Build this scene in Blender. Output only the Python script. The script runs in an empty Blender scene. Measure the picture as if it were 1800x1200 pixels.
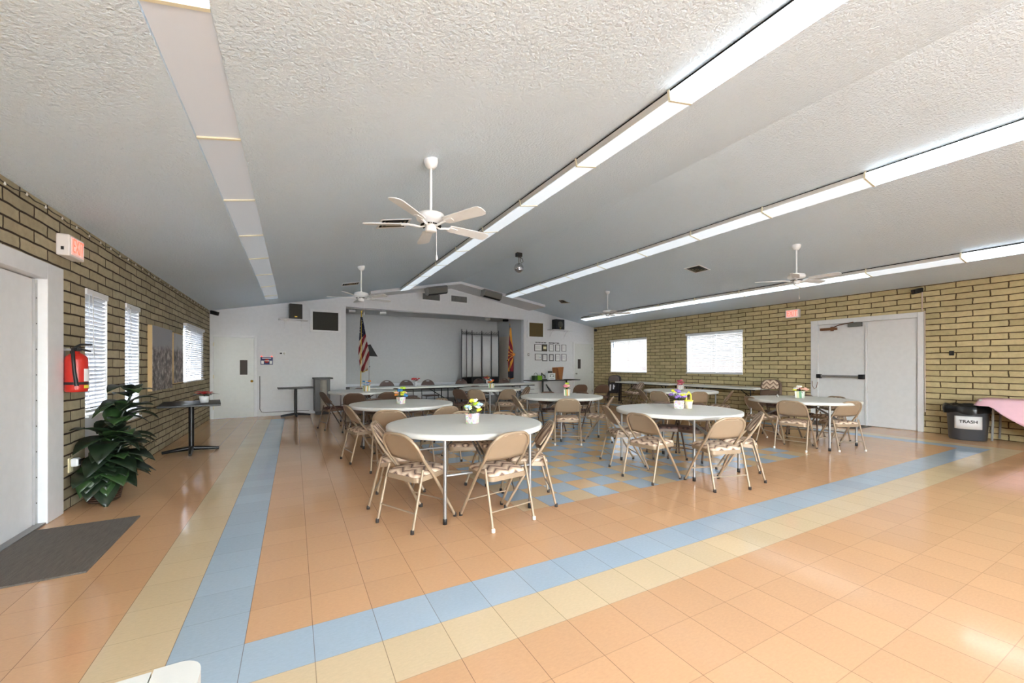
import bpy, math, random
from mathutils import Vector, Matrix
random.seed(7)
PI = math.pi
sc = bpy.context.scene
COL = sc.collection
R = math.radians

# ------------------------------------------------------------------ mesh builder
class MB:
    def __init__(s): s.v = []; s.f = []; s.sm = []; s.mi = []; s.cur = 0
    def add(s, vs, fs, smooth=False, M=None):
        b = len(s.v)
        s.v += [tuple(M @ Vector(v)) for v in vs] if M is not None else [tuple(v) for v in vs]
        for f in fs:
            s.f.append(tuple(i + b for i in f)); s.sm.append(smooth); s.mi.append(s.cur)
        return s
    def box(s, x0, x1, y0, y1, z0, z1, M=None):
        vs = [(x0,y0,z0),(x1,y0,z0),(x1,y1,z0),(x0,y1,z0),(x0,y0,z1),(x1,y0,z1),(x1,y1,z1),(x0,y1,z1)]
        return s.add(vs, [(3,2,1,0),(4,5,6,7),(0,1,5,4),(1,2,6,5),(2,3,7,6),(3,0,4,7)], False, M)
    def prism(s, poly, z0, z1, M=None, smooth=False):
        n = len(poly)
        vs = [(p[0],p[1],z0) for p in poly] + [(p[0],p[1],z1) for p in poly]
        fs = [tuple(range(n-1,-1,-1)), tuple(range(n,2*n))]
        s.add(vs, fs, False, M)
        return s.add(vs, [(i,(i+1)%n,(i+1)%n+n,i+n) for i in range(n)], smooth, M)
    def lathe(s, prof, n=24, M=None, smooth=True):
        vs = []
        for r, z in prof:
            for k in range(n):
                a = 2*PI*k/n; vs.append((r*math.cos(a), r*math.sin(a), z))
        fs = []
        for i in range(len(prof)-1):
            for k in range(n):
                k2 = (k+1) % n
                fs.append((i*n+k, i*n+k2, (i+1)*n+k2, (i+1)*n+k))
        s.add(vs, fs, smooth, M)
        if prof[0][0] > 1e-4: s.add(vs[:n], [tuple(range(n-1,-1,-1))], False, M)
        if prof[-1][0] > 1e-4: s.add(vs[-n:], [tuple(range(n))], False, M)
        return s
    def tube(s, pts, r, n=8, closed=False, M=None, caps=True):
        P = [Vector(p) for p in pts]; m = len(P)
        rr = r if isinstance(r, (list, tuple)) else [r]*m
        T = []
        for i in range(m):
            if closed: t = P[(i+1)%m] - P[i-1]
            else: t = P[min(i+1,m-1)] - P[max(i-1,0)]
            T.append(t.normalized())
        up = Vector((0,0,1)) if abs(T[0].z) < .9 else Vector((1,0,0))
        N = (up - T[0]*up.dot(T[0])).normalized()
        vs = []
        for i in range(m):
            N = (N - T[i]*N.dot(T[i])).normalized(); B = T[i].cross(N)
            for k in range(n):
                a = 2*PI*k/n; vs.append(P[i] + (N*math.cos(a) + B*math.sin(a))*rr[i])
        fs = []
        for i in range(m if closed else m-1):
            j = (i+1) % m
            for k in range(n):
                k2 = (k+1) % n; fs.append((i*n+k, i*n+k2, j*n+k2, j*n+k))
        s.add(vs, fs, True, M)
        if not closed and caps:
            s.add(vs[:n], [tuple(range(n-1,-1,-1))], False, M); s.add(vs[-n:], [tuple(range(n))], False, M)
        return s
    def grid(s, fn, nu, nv, M=None, smooth=True):
        vs = [fn(i/nu, j/nv) for i in range(nu+1) for j in range(nv+1)]
        w = nv+1
        return s.add(vs, [(i*w+j, (i+1)*w+j, (i+1)*w+j+1, i*w+j+1) for i in range(nu) for j in range(nv)], smooth, M)
    def build(s, name, mats, parent=None, bevel=0, seg=2, solid=0):
        me = bpy.data.meshes.new(name); me.from_pydata(s.v, [], s.f)
        for m in (mats if isinstance(mats, (list, tuple)) else [mats]): me.materials.append(m)
        me.polygons.foreach_set('use_smooth', s.sm); me.polygons.foreach_set('material_index', s.mi)
        me.update()
        o = bpy.data.objects.new(name, me); COL.objects.link(o)
        if parent: o.parent = parent
        if solid:
            d = o.modifiers.new('Solid', 'SOLIDIFY'); d.thickness = solid; d.offset = 0
        if bevel:
            b = o.modifiers.new('Bevel', 'BEVEL'); b.width = bevel; b.segments = seg; b.limit_method = 'ANGLE'; b.angle_limit = R(40)
        return o

def BOX(name, m, x0, x1, y0, y1, z0, z1, parent=None, bevel=0, M=None):
    return MB().box(x0,x1,y0,y1,z0,z1,M).build(name, m, parent, bevel)

def tag(o, label, cat, group=None, kind=None):
    o['label'] = label; o['category'] = cat
    if group: o['group'] = group
    if kind: o['kind'] = kind
    return o
def struct(o, label=None, cat=None):
    o['kind'] = 'structure'
    if label: o['label'] = label
    if cat: o['category'] = cat
    return o
def thing(name, label, cat, loc=(0,0,0), rz=0, group=None):
    o = bpy.data.objects.new(name, None); COL.objects.link(o)
    o.location = loc; o.rotation_euler = (0,0,rz); o.empty_display_size = .1
    return tag(o, label, cat, group)
KIDS = {}
def kids(o):
    if o.name not in KIDS: KIDS[o.name] = [c for c in bpy.data.objects if c.parent == o]
    return KIDS[o.name]
def dup(root, loc, rz, label, group=None, scale=None):
    def cp(o, par):
        c = o.copy(); COL.objects.link(c)
        if par: c.parent = par
        for k in kids(o): cp(k, c)
        return c
    r = cp(root, None); r.location = loc; r.rotation_euler = (0,0,rz); r['label'] = label
    if group: r['group'] = group
    if scale: r.scale = scale
    return r

# ------------------------------------------------------------------ materials
def lin(c): 
    c /= 255.; return c/12.92 if c <= .04045 else ((c+.055)/1.055)**2.4
def rgb(r, g, b): return (lin(r), lin(g), lin(b), 1)
class NT:
    def __init__(s, name):
        s.m = bpy.data.materials.new(name); s.m.use_nodes = True
        s.t = s.m.node_tree; s.b = s.t.nodes['Principled BSDF']
    def n(s, typ, **kw):
        x = s.t.nodes.new(typ)
        for k, v in kw.items(): setattr(x, k, v)
        return x
    def l(s, a, b): s.t.links.new(a, b)
    def val(s, sock, v):
        if hasattr(v, 'node'): s.l(v, sock)
        else: sock.default_value = v
    def math(s, op, a, b=None, c=None):
        x = s.n('ShaderNodeMath', operation=op)
        s.val(x.inputs[0], a)
        if b is not None: s.val(x.inputs[1], b)
        if c is not None: s.val(x.inputs[2], c)
        return x.outputs[0]
    def mix(s, f, a, b):
        x = s.n('ShaderNodeMix', data_type='RGBA')
        s.val(x.inputs[0], f); s.val(x.inputs[6], a); s.val(x.inputs[7], b)
        return x.outputs[2]
    def obj(s): return s.n('ShaderNodeTexCoord').outputs['Object']
    def noise(s, scale, vec=None, detail=3, rough=.5):
        x = s.n('ShaderNodeTexNoise'); x.inputs['Scale'].default_value = scale
        x.inputs['Detail'].default_value = detail; x.inputs['Roughness'].default_value = rough
        s.l(vec if vec is not None else s.obj(), x.inputs['Vector']); return x.outputs['Fac']
    def bump(s, h, strength=.2, dist=.01):
        x = s.n('ShaderNodeBump'); x.inputs['Strength'].default_value = strength; x.inputs['Distance'].default_value = dist
        s.l(h, x.inputs['Height']); s.l(x.outputs[0], s.b.inputs['Normal'])
    def set(s, **kw):
        for k, v in kw.items(): s.val(s.b.inputs[k], v)
        return s
def mat(name, c, rough=.5, metal=0, spec=.5, var=.06, vs=12, bump=0, bs=60, emit=0):
    t = NT(name); col = rgb(*c)
    f = t.noise(vs)
    dk = tuple(x*(1-var) for x in col[:3]) + (1,); lt = tuple(min(1,x*(1+var)) for x in col[:3]) + (1,)
    t.set(**{'Base Color': t.mix(f, dk, lt), 'Roughness': rough, 'Metallic': metal, 'Specular IOR Level': spec})
    if bump: t.bump(t.noise(bs), bump)
    if emit:
        t.set(**{'Emission Color': col, 'Emission Strength': emit})
    return t.m

M_white = mat('white paint', (226,227,228), .45)
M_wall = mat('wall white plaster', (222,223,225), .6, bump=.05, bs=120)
M_stage = mat('stage wall paint', (192,192,190), .6, bump=.05, bs=120)  # greyer than the gable wall
M_black = mat('black plastic', (26,26,28), .45)
M_blackm = mat('black metal', (22,20,20), .35, metal=.3)
M_dark = mat('dark void', (10,10,10), .9)
M_tan = mat('tan painted steel', (160,139,115), .38, metal=.15)
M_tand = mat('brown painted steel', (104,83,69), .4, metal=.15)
M_steel = mat('grey steel tube', (150,148,146), .35, metal=.6)
M_table = mat('white plastic tabletop', (218,218,212), .42, bump=.05, bs=300)
M_cap = mat('dark rubber', (52,44,40), .7)
M_capw = mat('white rubber', (232,228,218), .6)
M_brownpl = mat('brown plastic', (88,68,62), .5)
M_fan = mat('white fan enamel', (240,242,242), .35)
M_brass = mat('brass', (196,158,72), .25, metal=1)
M_gold = mat('gold paint', (204,170,70), .35, metal=.7)
M_chrome = mat('brushed chrome', (190,190,188), .25, metal=.9)
M_strip = mat('hinge strip metal', (176,176,176), .4, metal=.2)
M_rail = mat('fixture frame', (206,203,196), .5)
M_clip = mat('cream plastic clip', (226,218,190), .5)
M_red = mat('red enamel', (190,42,32), .3)
M_leaf = mat('dark green leaf', (30,44,28), .34, var=.35, vs=6)
M_leaf2 = mat('mid green leaf', (54,80,44), .34, var=.3, vs=6)
M_green = mat('lime green felt', (120,176,34), .7)
M_paper = mat('white paper', (236,236,236), .7)
M_kraft = mat('kraft paper', (158,102,58), .75, var=.2, vs=8)
M_bag = mat('black bin liner', (14,14,15), .28, bump=.5, bs=18)
M_bin = mat('grey bin plastic', (74,77,82), .4)
M_plate = mat('grey carpet', (126,128,130), .9, bump=.3, bs=200)
M_glassdk = mat('dark door glass', (70,62,58), .45, spec=.2)
M_blue = mat('navy board', (36,48,104), .5)
M_exitred = mat('exit red letters', (255,92,74), .5, emit=.7)
M_exitbox = mat('exit sign box', (232,226,222), .45)
M_exitface = mat('exit sign face', (246,214,206), .5, emit=.08)
M_grille = mat('speaker cloth', (62,60,54), .9, var=.2, vs=60, bump=.3, bs=300)
M_grille2 = mat('bronze cloth', (104,86,50), .8, var=.3, vs=40, bump=.3, bs=200)
M_vent = mat('vent dark', (70,68,62), .7)
M_ventgold = mat('vent inner metal', (150,134,104), .5, metal=.3)
M_pink = mat('pink tablecloth', (238,196,208), .8, bump=.12, bs=14)
M_stone = mat('sandstone edge', (206,178,130), .7)
M_grey = mat('grey cabinet', (140,140,138), .5)
M_wood = mat('dark brown wood', (58,38,30), .4)
M_closer = mat('bronze closer', (128,86,58), .4, metal=.4)
M_magnet = mat('grey magnet lock', (128,128,124), .4, metal=.5)
M_fabscr = mat('screen fabric', (214,212,210), .8)
M_yellow = mat('yellow plastic', (240,232,80), .5)
M_outlet = mat('outlet plate', (226,214,176), .5)
def dull(n, c): return mat(n, c, .6, var=.2, vs=40)
FL = dict(pink=dull('pink petal',(236,140,160)), white=dull('white petal',(244,240,228)), yellow=dull('yellow petal',(232,232,70)), blue=dull('blue petal',(60,130,190)),
          red=dull('red petal',(206,50,50)), purple=dull('purple petal',(140,110,190)), orange=dull('orange petal',(236,150,60)), lblue=dull('light blue petal',(168,200,232)), peach=dull('peach petal',(250,190,170)), lime=dull('lime petal',(190,220,60)), rose=dull('rose petal',(198,84,104)))

def light_mat(name, c, e):
    t = NT(name); t.set(**{'Base Color': rgb(*c), 'Roughness': .35, 'Emission Color': rgb(228,244,255), 'Emission Strength': e}); return t.m
M_lit = light_mat('lit diffuser', (240,240,240), LIT := 1.1)
M_lit2 = light_mat('dim diffuser', (240,240,240), .5)
M_faint = light_mat('faint diffuser', (226,226,228), .19)  # weak glow added to unlit panels to brighten the far room
M_faint2 = light_mat('recess diffuser', (200,200,202), .05)  # unlit recess panels with a slight glow added

# floor tiles
def floor_mat():
    t = NT('vinyl floor tiles'); S = .3035
    sx = t.n('ShaderNodeSeparateXYZ'); t.l(t.obj(), sx.inputs[0]); X, Y = sx.outputs[0], sx.outputs[1]
    x = t.math('DIVIDE', X, S); y = t.math('DIVIDE', Y, S)
    i = t.math('FLOOR', x); j = t.math('FLOOR', y)
    def inr(a, lo, hi): return t.math('MULTIPLY', t.math('GREATER_THAN', a, lo-.5), t.math('LESS_THAN', a, hi+.5))
    def rect(i0, i1, j0, j1): return t.math('MULTIPLY', inr(i, i0, i1), inr(j, j0, j1))
    inner = rect(0,32,0,31); blu = rect(-1,33,-1,31); tan = rect(-2,34,-2,31); chk = rect(7,23,3,28)
    par = t.math('MODULO', t.math('ADD', t.math('ADD', i, j), 100), 2)
    wn = t.n('ShaderNodeTexWhiteNoise', noise_dimensions='2D'); cv = t.n('ShaderNodeCombineXYZ'); t.l(i, cv.inputs[0]); t.l(j, cv.inputs[1]); t.l(cv.outputs[0], wn.inputs['Vector'])
    rnd = wn.outputs['Value']
    cO, cB, cT, cT2 = rgb(216,171,129), rgb(172,190,204), rgb(220,197,160), rgb(216,174,126)
    chT = t.mix(t.math('MULTIPLY', rnd, .8), cT, cT2)
    c = t.mix(tan, cO, cT); c = t.mix(blu, c, cB); c = t.mix(inner, c, cO)
    c = t.mix(chk, c, t.mix(par, chT, cB))
    # per tile tone and mottled chip pattern
    mp = t.n('ShaderNodeMapping'); mp.inputs['Scale'].default_value = (1, 2.4, 1); t.l(t.obj(), mp.inputs[0])
    n1 = t.noise(38, mp.outputs[0], 4, .65); n2 = t.noise(.7, None, 2)
    br = t.math('ADD', t.math('ADD', t.math('MULTIPLY', rnd, .07), t.math('MULTIPLY', n1, .22)), t.math('ADD', t.math('MULTIPLY', n2, .10), .81))
    vm = t.n('ShaderNodeVectorMath', operation='SCALE'); t.l(c, vm.inputs[0]); t.l(br, vm.inputs['Scale'])
    fx = t.math('FRACT', x); fy = t.math('FRACT', y)
    ex = t.math('MINIMUM', fx, t.math('SUBTRACT', 1, fx)); ey = t.math('MINIMUM', fy, t.math('SUBTRACT', 1, fy))
    sxm = t.math('MULTIPLY', t.math('LESS_THAN', ex, .0055), .62); sym = t.math('MULTIPLY', t.math('LESS_THAN', ey, .0055), .3)
    seam = t.math('MAXIMUM', sxm, sym)
    c = t.mix(seam, vm.outputs[0], rgb(96,70,52))
    rg = t.math('ADD', t.math('MULTIPLY', n1, .08), .07)
    t.set(**{'Base Color': c, 'Roughness': rg, 'Specular IOR Level': .5})
    t.bump(t.noise(3.0, None, 3), .10, .006)
    return t.m
M_floor = floor_mat()

def brick_mat(name, c1, c2, mort, bw, bh, off=0.0):
    t = NT(name)
    sx = t.n('ShaderNodeSeparateXYZ'); t.l(t.obj(), sx.inputs[0])
    n = t.noise(9, None, 3); n2 = t.noise(3.1, None, 2)
    cb = t.n('ShaderNodeCombineXYZ')
    t.l(t.math('ADD', sx.outputs[1], t.math('MULTIPLY', t.math('SUBTRACT', n, .5), .03)), cb.inputs[0])
    t.l(t.math('ADD', t.math('ADD', sx.outputs[2], off), t.math('MULTIPLY', t.math('SUBTRACT', n2, .5), .024)), cb.inputs[1])
    b = t.n('ShaderNodeTexBrick'); b.offset = .5
    b.inputs['Scale'].default_value = 1; b.inputs['Brick Width'].default_value = bw; b.inputs['Row Height'].default_value = bh
    b.inputs['Mortar Size'].default_value = .0095; b.inputs['Mortar Smooth'].default_value = .35; b.inputs['Bias'].default_value = 0
    b.inputs['Color1'].default_value = rgb(*c1); b.inputs['Color2'].default_value = rgb(*c2); b.inputs['Mortar'].default_value = rgb(*mort)
    t.l(cb.outputs[0], b.inputs['Vector'])
    n3 = t.noise(14, None, 5, .6)
    vm = t.n('ShaderNodeVectorMath', operation='SCALE'); t.l(b.outputs['Color'], vm.inputs[0])
    t.l(t.math('ADD', t.math('MULTIPLY', n3, .55), .72), vm.inputs['Scale'])
    t.set(**{'Base Color': vm.outputs[0], 'Roughness': .8, 'Specular IOR Level': .3})
    h = t.math('ADD', t.math('MULTIPLY', b.outputs['Fac'], -1), t.math('MULTIPLY', n3, .45))
    t.bump(h, .8, .018)
    return t.m
M_brickL = brick_mat('slump block left', (182,170,140), (158,147,120), (60,48,36), .415, .1045)  # same block as the right wall, darkened to carry its shade
M_brickR = brick_mat('slump block right', (206,190,146), (182,167,126), (80,62,40), .445, .117)  # lighter copy of the block, stronger light put into its colour

def ceil_mat():
    t = NT('textured ceiling'); n = t.noise(42, None, 4, .6); n2 = t.noise(.8, None, 2)
    t.set(**{'Base Color': t.mix(n2, rgb(216,230,240), rgb(224,238,248)), 'Roughness': .85, 'Specular IOR Level': .2})
    t.bump(n, .8, .024); return t.m
M_ceil = ceil_mat()

def zig_mat(name, c1, c2, c3):
    t = NT(name); sx = t.n('ShaderNodeSeparateXYZ'); t.l(t.obj(), sx.inputs[0])
    u = t.math('MULTIPLY', sx.outputs[0], 6.5)
    tri = t.math('ABSOLUTE', t.math('SUBTRACT', t.math('FRACT', u), .5))
    w = t.math('ADD', t.math('MULTIPLY', t.math('ADD', sx.outputs[1], sx.outputs[2]), 9), t.math('MULTIPLY', tri, 1.5))
    f = t.math('FRACT', t.math('ADD', w, t.math('MULTIPLY', t.noise(30), .22)))
    cr = t.n('ShaderNodeValToRGB'); t.l(f, cr.inputs[0]); e = cr.color_ramp.elements
    e[0].position = 0; e[0].color = rgb(*c1); e[1].position = .42; e[1].color = rgb(*c2)
    a = e.new(.55); a.color = rgb(*c3); a = e.new(.72); a.color = rgb(*c2); a = e.new(.85); a.color = rgb(*c1)
    t.set(**{'Base Color': cr.outputs[0], 'Roughness': .75, 'Specular IOR Level': .3}); t.bump(t.noise(200), .2); return t.m
M_zig = zig_mat('zigzag fabric', (222,202,178), (182,152,130), (78,66,66))
M_zigd = zig_mat('dark zigzag fabric', (120,92,82), (92,68,62), (52,42,42))  # zigzag fabric again, its colour darkened for chairs in shade
M_padg = mat('grey brown vinyl', (112,98,92), .5, var=.12, vs=30)

def stripes_mat(name, cols, axis=0, freq=8, ns=0):
    t = NT(name); sx = t.n('ShaderNodeSeparateXYZ'); t.l(t.obj(), sx.inputs[0])
    w = t.math('MULTIPLY', t.math('ADD', sx.outputs[0], t.math('MULTIPLY', sx.outputs[1], .9)) if axis == 0 else sx.outputs[axis], freq)
    if ns: w = t.math('ADD', w, t.math('MULTIPLY', t.noise(ns), 3))
    cr = t.n('ShaderNodeValToRGB'); cr.color_ramp.interpolation = 'CONSTANT'; t.l(t.math('FRACT', w), cr.inputs[0]); e = cr.color_ramp.elements
    e[0].color = rgb(*cols[0]); e[1].position = 1/len(cols); e[1].color = rgb(*cols[1])
    for k in range(2, len(cols)): a = e.new(k/len(cols)); a.color = rgb(*cols[k])
    t.set(**{'Base Color': cr.outputs[0], 'Roughness': .7}); return t.m
M_pots = [stripes_mat('striped box paper', [(240,230,215),(200,210,120),(236,240,240),(236,180,110),(150,190,140),(250,244,230)], 0, 6),
          stripes_mat('floral box paper', [(226,222,212),(186,164,214),(226,214,160),(226,160,180),(184,212,164),(222,222,226)], 0, 5, 16),
          stripes_mat('pastel stripe paper', [(236,236,226),(208,160,150),(238,238,232),(130,180,140),(232,232,190),(236,236,230)], 0, 5)]

def mat_mat():
    t = NT('charcoal mat'); sx = t.n('ShaderNodeMapping'); sx.inputs['Scale'].default_value = (90, 8, 1); t.l(t.obj(), sx.inputs[0])
    n = t.noise(1, sx.outputs[0], 2); n2 = t.noise(240, None, 2)
    t.set(**{'Base Color': t.mix(t.math('MULTIPLY', t.math('ADD', n, n2), .5), rgb(56,52,50), rgb(140,130,118)), 'Roughness': .95}); t.bump(n2, .5); return t.m
M_mat = mat_mat()
def basket_mat():
    t = NT('woven wicker'); w = t.n('ShaderNodeTexWave', wave_type='BANDS', bands_direction='Z'); w.inputs['Scale'].default_value = 14; w.inputs['Distortion'].default_value = 1.5
    t.l(t.obj(), w.inputs['Vector']); n = t.noise(60)
    t.set(**{'Base Color': t.mix(t.math('MULTIPLY', w.outputs['Fac'], n), rgb(34,22,18), rgb(120,84,60)), 'Roughness': .6}); t.bump(w.outputs['Fac'], .8, .01); return t.m
M_wick = basket_mat()
def photo_mat(name, skyc, seed):
    t = NT(name); sx = t.n('ShaderNodeSeparateXYZ'); t.l(t.obj(), sx.inputs[0])
    mp = t.n('ShaderNodeMapping'); mp.inputs['Location'].default_value = (seed, seed, seed); t.l(t.obj(), mp.inputs[0])
    n = t.noise(9, mp.outputs[0], 5, .7); n2 = t.noise(2.2, mp.outputs[0], 2)
    cr = t.n('ShaderNodeValToRGB'); e = cr.color_ramp.elements; t.l(n, cr.inputs[0])
    e[0].position = .36; e[0].color = rgb(52,46,50); e[1].position = .66; e[1].color = rgb(200,190,182)
    a = e.new(.5); a.color = rgb(120,108,104)
    hz = t.math('ADD', t.math('ADD', sx.outputs[2], t.math('MULTIPLY', n2, .35)), -1.82)
    f = t.math('MULTIPLY', hz, 14); f = t.math('MINIMUM', t.math('MAXIMUM', f, 0), 1)
    t.set(**{'Base Color': t.mix(f, cr.outputs[0], rgb(*skyc)), 'Roughness': .5}); return t.m
M_photo1 = photo_mat('aerial photograph print', (150,150,156), 3.3)
M_photo2 = photo_mat('pale photograph print', (176,178,182), 7.7)

def blind_mat():
    t = NT('white blind slat')
    t.set(**{'Base Color': rgb(186,187,188), 'Roughness': .45})
    tr = t.n('ShaderNodeBsdfTranslucent'); tr.inputs[0].default_value = rgb(240,242,244)
    mx = t.n('ShaderNodeMixShader'); mx.inputs[0].default_value = .08
    out = t.t.nodes['Material Output']; t.l(t.b.outputs[0], mx.inputs[1]); t.l(tr.outputs[0], mx.inputs[2]); t.l(mx.outputs[0], out.inputs[0]); return t.m
M_blind = blind_mat()
def glass_mat():
    t = NT('window glass'); tr = t.n('ShaderNodeBsdfTransparent'); gl = t.n('ShaderNodeBsdfGlossy'); gl.inputs['Roughness'].default_value = .03
    mx = t.n('ShaderNodeMixShader'); mx.inputs[0].default_value = .07; out = t.t.nodes['Material Output']
    t.l(tr.outputs[0], mx.inputs[1]); t.l(gl.outputs[0], mx.inputs[2]); t.l(mx.outputs[0], out.inputs[0]); return t.m
M_glass = glass_mat()

# ------------------------------------------------------------------ room
XL, XR, YB = -1.7, 11.75, -6.2
YFL, YFR = 10.45, 11.4
ANG = math.atan2(YFR-YFL, XR-XL); WLEN = math.hypot(XR-XL, YFR-YFL)
ZL, ZT, XT, ZR = 2.80, 4.14, 5.02, 3.05
SL, SR = (ZT-ZL)/(XT-XL), (ZR-ZT)/(XR-XT)
def zc(x): return ZL + SL*(x-XL) if x <= XT else ZT + SR*(x-XT)
FW = Matrix.Translation((XL, YFL, 0)) @ Matrix.Rotation(ANG, 4, 'Z')     # far wall frame: x along wall, -y into the room
def fpt(t, off, z): return FW @ Vector((t, -off, z))

struct(BOX('floor', M_floor, XL-.2, XR+.2, YB-.2, 11.8, -.1, 0), 'vinyl tile floor with blue and tan border', 'floor')

def wall_cells(mb, a0, a1, z0, z1, holes, fn):
    A = sorted({a0, a1, *[h[0] for h in holes], *[h[1] for h in holes]}); Z = sorted({z0, z1, *[h[2] for h in holes], *[h[3] for h in holes]})
    for p in range(len(A)-1):
        for q in range(len(Z)-1):
            ca, cz = (A[p]+A[p+1])/2, (Z[q]+Z[q+1])/2
            if any(h[0] < ca < h[1] and h[2] < cz < h[3] for h in holes): continue
            fn(mb, A[p], A[p+1], Z[q], Z[q+1])
WL_H = [(3.42,4.0,.12,2.19), (4.55,5.1,.66,2.19), (7.66,9.40,1.04,2.21), (1.58,2.64,0,2.15)]
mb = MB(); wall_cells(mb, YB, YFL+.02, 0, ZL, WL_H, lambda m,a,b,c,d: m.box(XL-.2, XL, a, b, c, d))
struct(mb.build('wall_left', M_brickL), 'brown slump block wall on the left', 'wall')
WR_H = [(8.40,10.32,1.12,2.42), (4.76,6.66,1.13,2.42), (.98,2.86,0,2.42)]
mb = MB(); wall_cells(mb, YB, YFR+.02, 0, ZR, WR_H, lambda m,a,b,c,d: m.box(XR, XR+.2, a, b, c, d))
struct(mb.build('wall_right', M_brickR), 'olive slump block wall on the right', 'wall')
WB_H = [(-.9,1.8,.15,2.65), (2.4,5.1,.15,2.65)]  # openings for the two added windows that light the room
mb = MB(); wall_cells(mb, XL, XR, 0, 2.8, WB_H, lambda m,a,b,c,d: m.box(a, b, YB-.2, YB, c, d))
mb.prism([(XL,2.8),(XR,2.8),(XR,ZR),(XT,ZT),(XL,ZL+.001)], 0, .2, Matrix.Translation((0,YB,0)) @ Matrix.Rotation(PI/2,4,'X'))
struct(mb.build('wall_back', M_wall), 'white wall behind the viewer', 'wall')
# far wall with the stage opening
TS0, TS1, ZH, TR = 3.298, 9.772, 3.165, (XT-XL)/math.cos(ANG)
def zt(t): return zc(XL + t*math.cos(ANG))
MX = FW @ Matrix.Rotation(PI/2, 4, 'X')      # polygon (t, z) -> wall plane, thickness towards -y(local) ; z0..z1 = -depth
mb = MB()
for poly in ([(0,0),(TS0,0),(TS0,zt(TS0)),(0,ZL)], [(TS0,ZH),(TR,ZH),(TR,ZT),(TS0,zt(TS0))], [(TR,ZH),(TS1,ZH),(TS1,zt(TS1)),(TR,ZT)], [(TS1,0),(WLEN,0),(WLEN,ZR),(TS1,zt(TS1))]):
    mb.prism(poly, -.16, 0, MX)
struct(mb.build('wall_far', M_wall), 'white gable wall around the stage', 'wall')
# ceiling with the light slot on the left slope
mb = MB()
def slope(m, x0, x1, y0, y1, up=0, th=.10):
    vs = []
    for dz in (0, th):
        vs += [(x0,y0,zc(x0)+up+dz),(x1,y0,zc(x1)+up+dz),(x1,y1,zc(x1)+up+dz),(x0,y1,zc(x0)+up+dz)]
    m.add(vs, [(3,2,1,0),(4,5,6,7),(0,1,5,4),(1,2,6,5),(2,3,7,6),(3,0,4,7)])
SX0, SX1, SY1, RD = -.42, -.14, 9.55, .015
slope(mb, XL-.2, SX0, YB-.2, 11.8); slope(mb, SX1, XT, YB-.2, 11.8); slope(mb, SX0, SX1, SY1, 11.8); slope(mb, XT, XR+.2, YB-.2, 11.8)
slope(mb, SX0-.05, SX1+.05, YB-.2, SY1+.05, .10, .05)
struct(mb.build('ceiling', M_ceil), 'white popcorn textured gable ceiling', 'ceiling')
# bulkhead along the far gable
mb = MB()
for x0, x1 in ((2.2, XT), (XT, 8.3)):
    ya, yb = YFL + (x0-XL)*math.tan(ANG), YFL + (x1-XL)*math.tan(ANG)
    vs = []
    for dz in (-.085, 0.0):
        vs += [(x0,10.0,zc(x0)+dz),(x1,10.0,zc(x1)+dz),(x1,yb,zc(x1)+dz),(x0,ya,zc(x0)+dz)]
    mb.add(vs, [(3,2,1,0),(4,5,6,7),(0,1,5,4),(1,2,6,5),(2,3,7,6),(3,0,4,7)])
o = struct(mb.build('trim_1', M_wall), 'white bulkhead under the ceiling at the far gable', 'bulkhead')
# stage alcove
SYB, SXL, SXR, SZ = 13.6, 1.35, 8.12, .6
mb = MB(); f0, f1 = fpt(TS0, 0, 0), fpt(TS1, 0, 0)
mb.prism([(SXL,f0.y+.16),(f0.x,f0.y),(f1.x,f1.y),(SXR+.1,f1.y+.16),(SXR+.1,SYB),(SXL,SYB)], SZ-.08, SZ)
struct(mb.build('stage_floor', M_plate), 'grey carpeted stage floor', 'stage')
mb = MB(); mb.prism([(TS0,0),(TS1,0),(TS1,SZ-.08),(TS0,SZ-.08)], -.1, 0, MX)
struct(mb.build('trim_2', M_white), 'white riser at the stage front', 'riser')
mb = MB(); mb.box(TS0+.05, TS1-.1, -.36, -.01, 0, .3, FW)
struct(mb.build('stage_step_floor', M_plate), 'grey carpeted step along the stage front', 'step')
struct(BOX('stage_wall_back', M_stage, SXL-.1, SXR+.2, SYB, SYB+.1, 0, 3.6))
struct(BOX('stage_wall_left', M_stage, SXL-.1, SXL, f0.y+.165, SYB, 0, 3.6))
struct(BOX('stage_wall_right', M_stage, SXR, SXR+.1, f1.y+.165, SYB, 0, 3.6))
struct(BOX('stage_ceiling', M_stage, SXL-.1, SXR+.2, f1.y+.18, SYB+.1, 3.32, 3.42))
struct(BOX('baseboard_stage', M_white, SXL, SXR, SYB-.02, SYB, SZ, SZ+.1))
mb = MB(); mb.box(1.06, TS0-.05, -.02, 0, 0, .1, FW); struct(mb.build('baseboard_far', M_white))

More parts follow.
